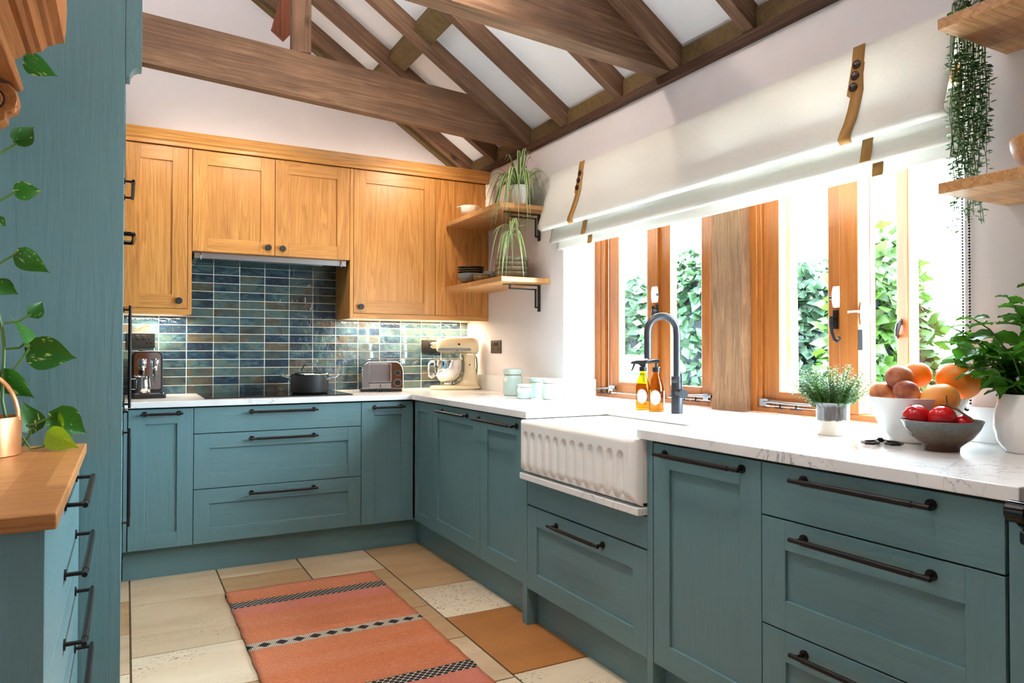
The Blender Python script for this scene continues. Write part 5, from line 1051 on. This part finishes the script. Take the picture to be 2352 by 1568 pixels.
# thyme
TC = (.405, -2.575, ZT)
ty = thing('thyme_plant', 'fine-leaved thyme bush in a drip-glazed stoneware pot', 'plant', TC)
MB().lathe([(0, 0), (.0465, 0), (.048, .002), (.048, .086), (.0505, .094), (.054, .098), (.0535, .1), (.050, .0985), (.046, .09), (.045, .07), (0, .07)], (0, 0, 0), 48).build('pot', 'drip_glaze', ty, world=False)
random.seed(3); b = MB(); b2 = MB()
for i in range(170):
    a = random.uniform(0, 2*math.pi); r0 = .042*math.sqrt(random.random()); rr = random.uniform(.25, 1); lean = r0/.042*.075*rr+.012+random.uniform(0, .02); top = .098+random.uniform(.035, .125)*(1-.45*(lean/.10)**2)
    p0 = Vector((r0*math.cos(a), r0*math.sin(a), .075)); p1 = Vector(((r0+lean*.45)*math.cos(a), (r0+lean*.45)*math.sin(a), (top+.08)/2)); p2 = Vector(((r0+lean)*math.cos(a)+random.uniform(-.01, .01), (r0+lean)*math.sin(a)+random.uniform(-.01, .01), top))
    b2.tube([p0, p1, p2], [.0008, .0007, .0005], 3, cap=False)
    for k in range(17):
        t = .25+.75*k/16; p_ = (p0.lerp(p1, t*2) if t < .5 else p1.lerp(p2, t*2-1)); az = k*1.7+a
        for s_ in (0, math.pi):
            d = Vector((math.cos(az+s_), math.sin(az+s_), .35)); L_ = random.uniform(.007, .0125); w_ = d.cross(Vector((0, 0, 1))).normalized()*L_*.34
            e = p_+d*L_*.5; b.add([p_, e+w_+Vector((0,0,.0008)), p_+d*L_, e-w_+Vector((0,0,.0008))], [(0, 1, 2), (0, 2, 3)])
b.build('foliage', 'thyme_leaf', ty, world=False, sharp=180)['kind'] = 'stuff'; b2.build('twigs', 'stem_green', ty, world=False)['kind'] = 'stuff'
# trailing string-of-leaves plant on the upper right shelf
TR = (.45, -3.02, 2.0025)
tr_ = thing('trailing_plant', 'trailing plant with strings of small leaves hanging from the upper right shelf', 'plant', TR)
MB().lathe([(0, 0), (.05, 0), (.065, .10), (.066, .104), (.062, .104), (.05, .02), (0, .02)], (.03, -.05, 0), 32).build('pot', 'dark_inside', tr_, world=False)
random.seed(21)
for i in range(34):
    t = i/33; y = .058-.006*(i % 3)+random.uniform(0, .012); x = -.055+.16*t; L_ = random.choice((.20, .26, .32, .38, .44)) if i % 4 else random.uniform(.40, .52)
    if t > .75: L_ = random.uniform(.18, .30) if i % 5 else .46
    if t < .3: L_ = random.uniform(.30, .52)
    pts = [(x*.4+.02, -.03, .11), (x*.8, .03, .135+random.uniform(0, .04)), (x, .062+y*.1, .06), (x+random.uniform(-.005, .005), y+.012, -.06)]
    n_ = int(L_/.022)
    for k in range(1, n_+1): pts.append((x+.008*math.sin(k*.7+i)+random.uniform(-.003, .003), y+.012+.006*math.cos(k*.5+i*2), -.06-k*.022))
    b = MB(); b.tube(pts, .0010, 4, cap=False); b.mi = 1
    P_ = [Vector(q) for q in pts]
    for q0, q1 in zip(P_[1:], P_[2:]):
        for f in ((.2, .7) if (q1-q0).length < .03 else (.1, .35, .6, .85)):
            c_ = q0.lerp(q1, f); a = random.uniform(0, 6.28); d = Vector((math.cos(a), math.sin(a), random.uniform(-.5, .5))).normalized(); L2 = random.uniform(.013, .019); w_ = d.cross(Vector((.1, 0, 1))).normalized()*L2*.36; up = w_.cross(d).normalized()*L2*.12
            m1 = c_+d*(.003+L2*.45); b.add([c_+d*.002, m1+w_, c_+d*(.003+L2), m1-w_, m1+up], [(0, 1, 4), (1, 2, 4), (2, 3, 4), (3, 0, 4)])
    b.build('strand', ['stem_green', 'pearl_leaf'], tr_, world=False, sharp=180)
# ------------------------------------------------------------------ garden outside the window
gd = struct(bx(((WX+.31, -14, -.45), (14, 9, -.25))).build('ground', 'paving'))
def shrub(label, cx, cy, w, d, h, nleaf, mat, seed, size=.07, shape='hedge', z0=-.25):
    random.seed(seed); t = thing('garden_shrub', label, 'shrub', (cx, cy, z0), group='garden shrubs')
    b = MB(); N = 14
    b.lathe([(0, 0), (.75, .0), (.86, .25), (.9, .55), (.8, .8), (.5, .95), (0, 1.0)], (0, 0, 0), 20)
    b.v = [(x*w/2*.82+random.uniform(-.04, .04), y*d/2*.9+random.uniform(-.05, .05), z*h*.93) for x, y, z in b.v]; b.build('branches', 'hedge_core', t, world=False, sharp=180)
    b = MB()
    for i in range(nleaf):
        a = random.uniform(0, 2*math.pi); u_ = random.random(); zz = h*(1-(1-u_)**1.15)*random.uniform(.9, 1.05); prof_ = .90*math.sin(math.pi*min(.98, .30+.66*zz/h))**.55
        rr = prof_*random.uniform(.84, 1.14)*(1+.10*math.sin(a*7+zz*5)+.08*math.sin(zz*11+a*3))
        c_ = Vector((w/2*rr*math.cos(a), d/2*rr*math.sin(a), zz)); n_ = Vector((math.cos(a), math.sin(a), .35)).normalized()
        L_ = size*random.uniform(.6, 1.4); dd = (n_*.5+Vector((random.uniform(-1, 1), random.uniform(-1, 1), random.uniform(-1.2, .3)))).normalized(); w_ = dd.cross(n_); w_ = (w_.normalized() if w_.length > .01 else Vector((0, 1, 0)))*L_*.30
        m1 = c_+dd*L_*.45+n_*L_*.08; b.add([c_, m1+w_, c_+dd*L_, m1-w_], [(0, 1, 2), (0, 2, 3)])
    b.build('foliage', mat, t, world=False, sharp=180)['kind'] = 'stuff'; return t
shrub('leafy green shrub behind the bin outside the left window', 3.5, 2.55, 1.3, 1.2, 2.2, 4200, 'hedge_leaf', 1, .14)
shrub('dense hedge seen through the pane beside the oak post', 3.5, 1.30, 1.3, 1.2, 2.35, 4800, 'hedge_leaf', 2, .12)
shrub('feathery pale green shrub outside the right-hand window', 3.3, -.05, 1.3, 1.3, 2.05, 5200, 'hedge_leaf', 3, .13)
shrub('bright fresh green shrub showing through the open casement', 2.9, -1.0, .9, .55, 2.15, 4200, 'hedge_fresh', 4, .11)
shrub('pale blue-green bush at the far right of the window', 3.5, -1.65, 1.2, .85, 1.95, 4200, 'hedge_leaf', 5, .12)
shrub('taller bush rising faintly behind the hedge', 8.0, 5.0, 2.2, 4.0, 3.0, 3000, 'hedge_leaf', 6, .22)
ob = thing('garden_bin', 'teal garden storage box with a white lid outside the left pane', 'bin', (1.92, .24, -.25))
bx(((1.75, .02, -.25), (2.1, .46, 1.0))).build('body', 'bin_green', ob, bev=.03); MB().prism([(.0, 1.0), (.48, 1.0), (.47, 1.05), (.38, 1.13), (.10, 1.13), (.01, 1.05)], lambda a, z: (1.72, a, z), lambda a, z: (2.13, a, z)).build('lid', 'white_plastic', ob, bev=.02)
b = MB(); b.tube([(1.18, -1.75, -.25), (1.185, -1.752, .8), (1.175, -1.748, 1.5), (1.18, -1.75, 2.3)], [.038, .034, .036, .034], 10); tag(b.build('timber_post', 'old_oak_post', loc=(1.18, -1.75, -.25)), 'weathered grey timber post just outside the right-hand window', 'post')
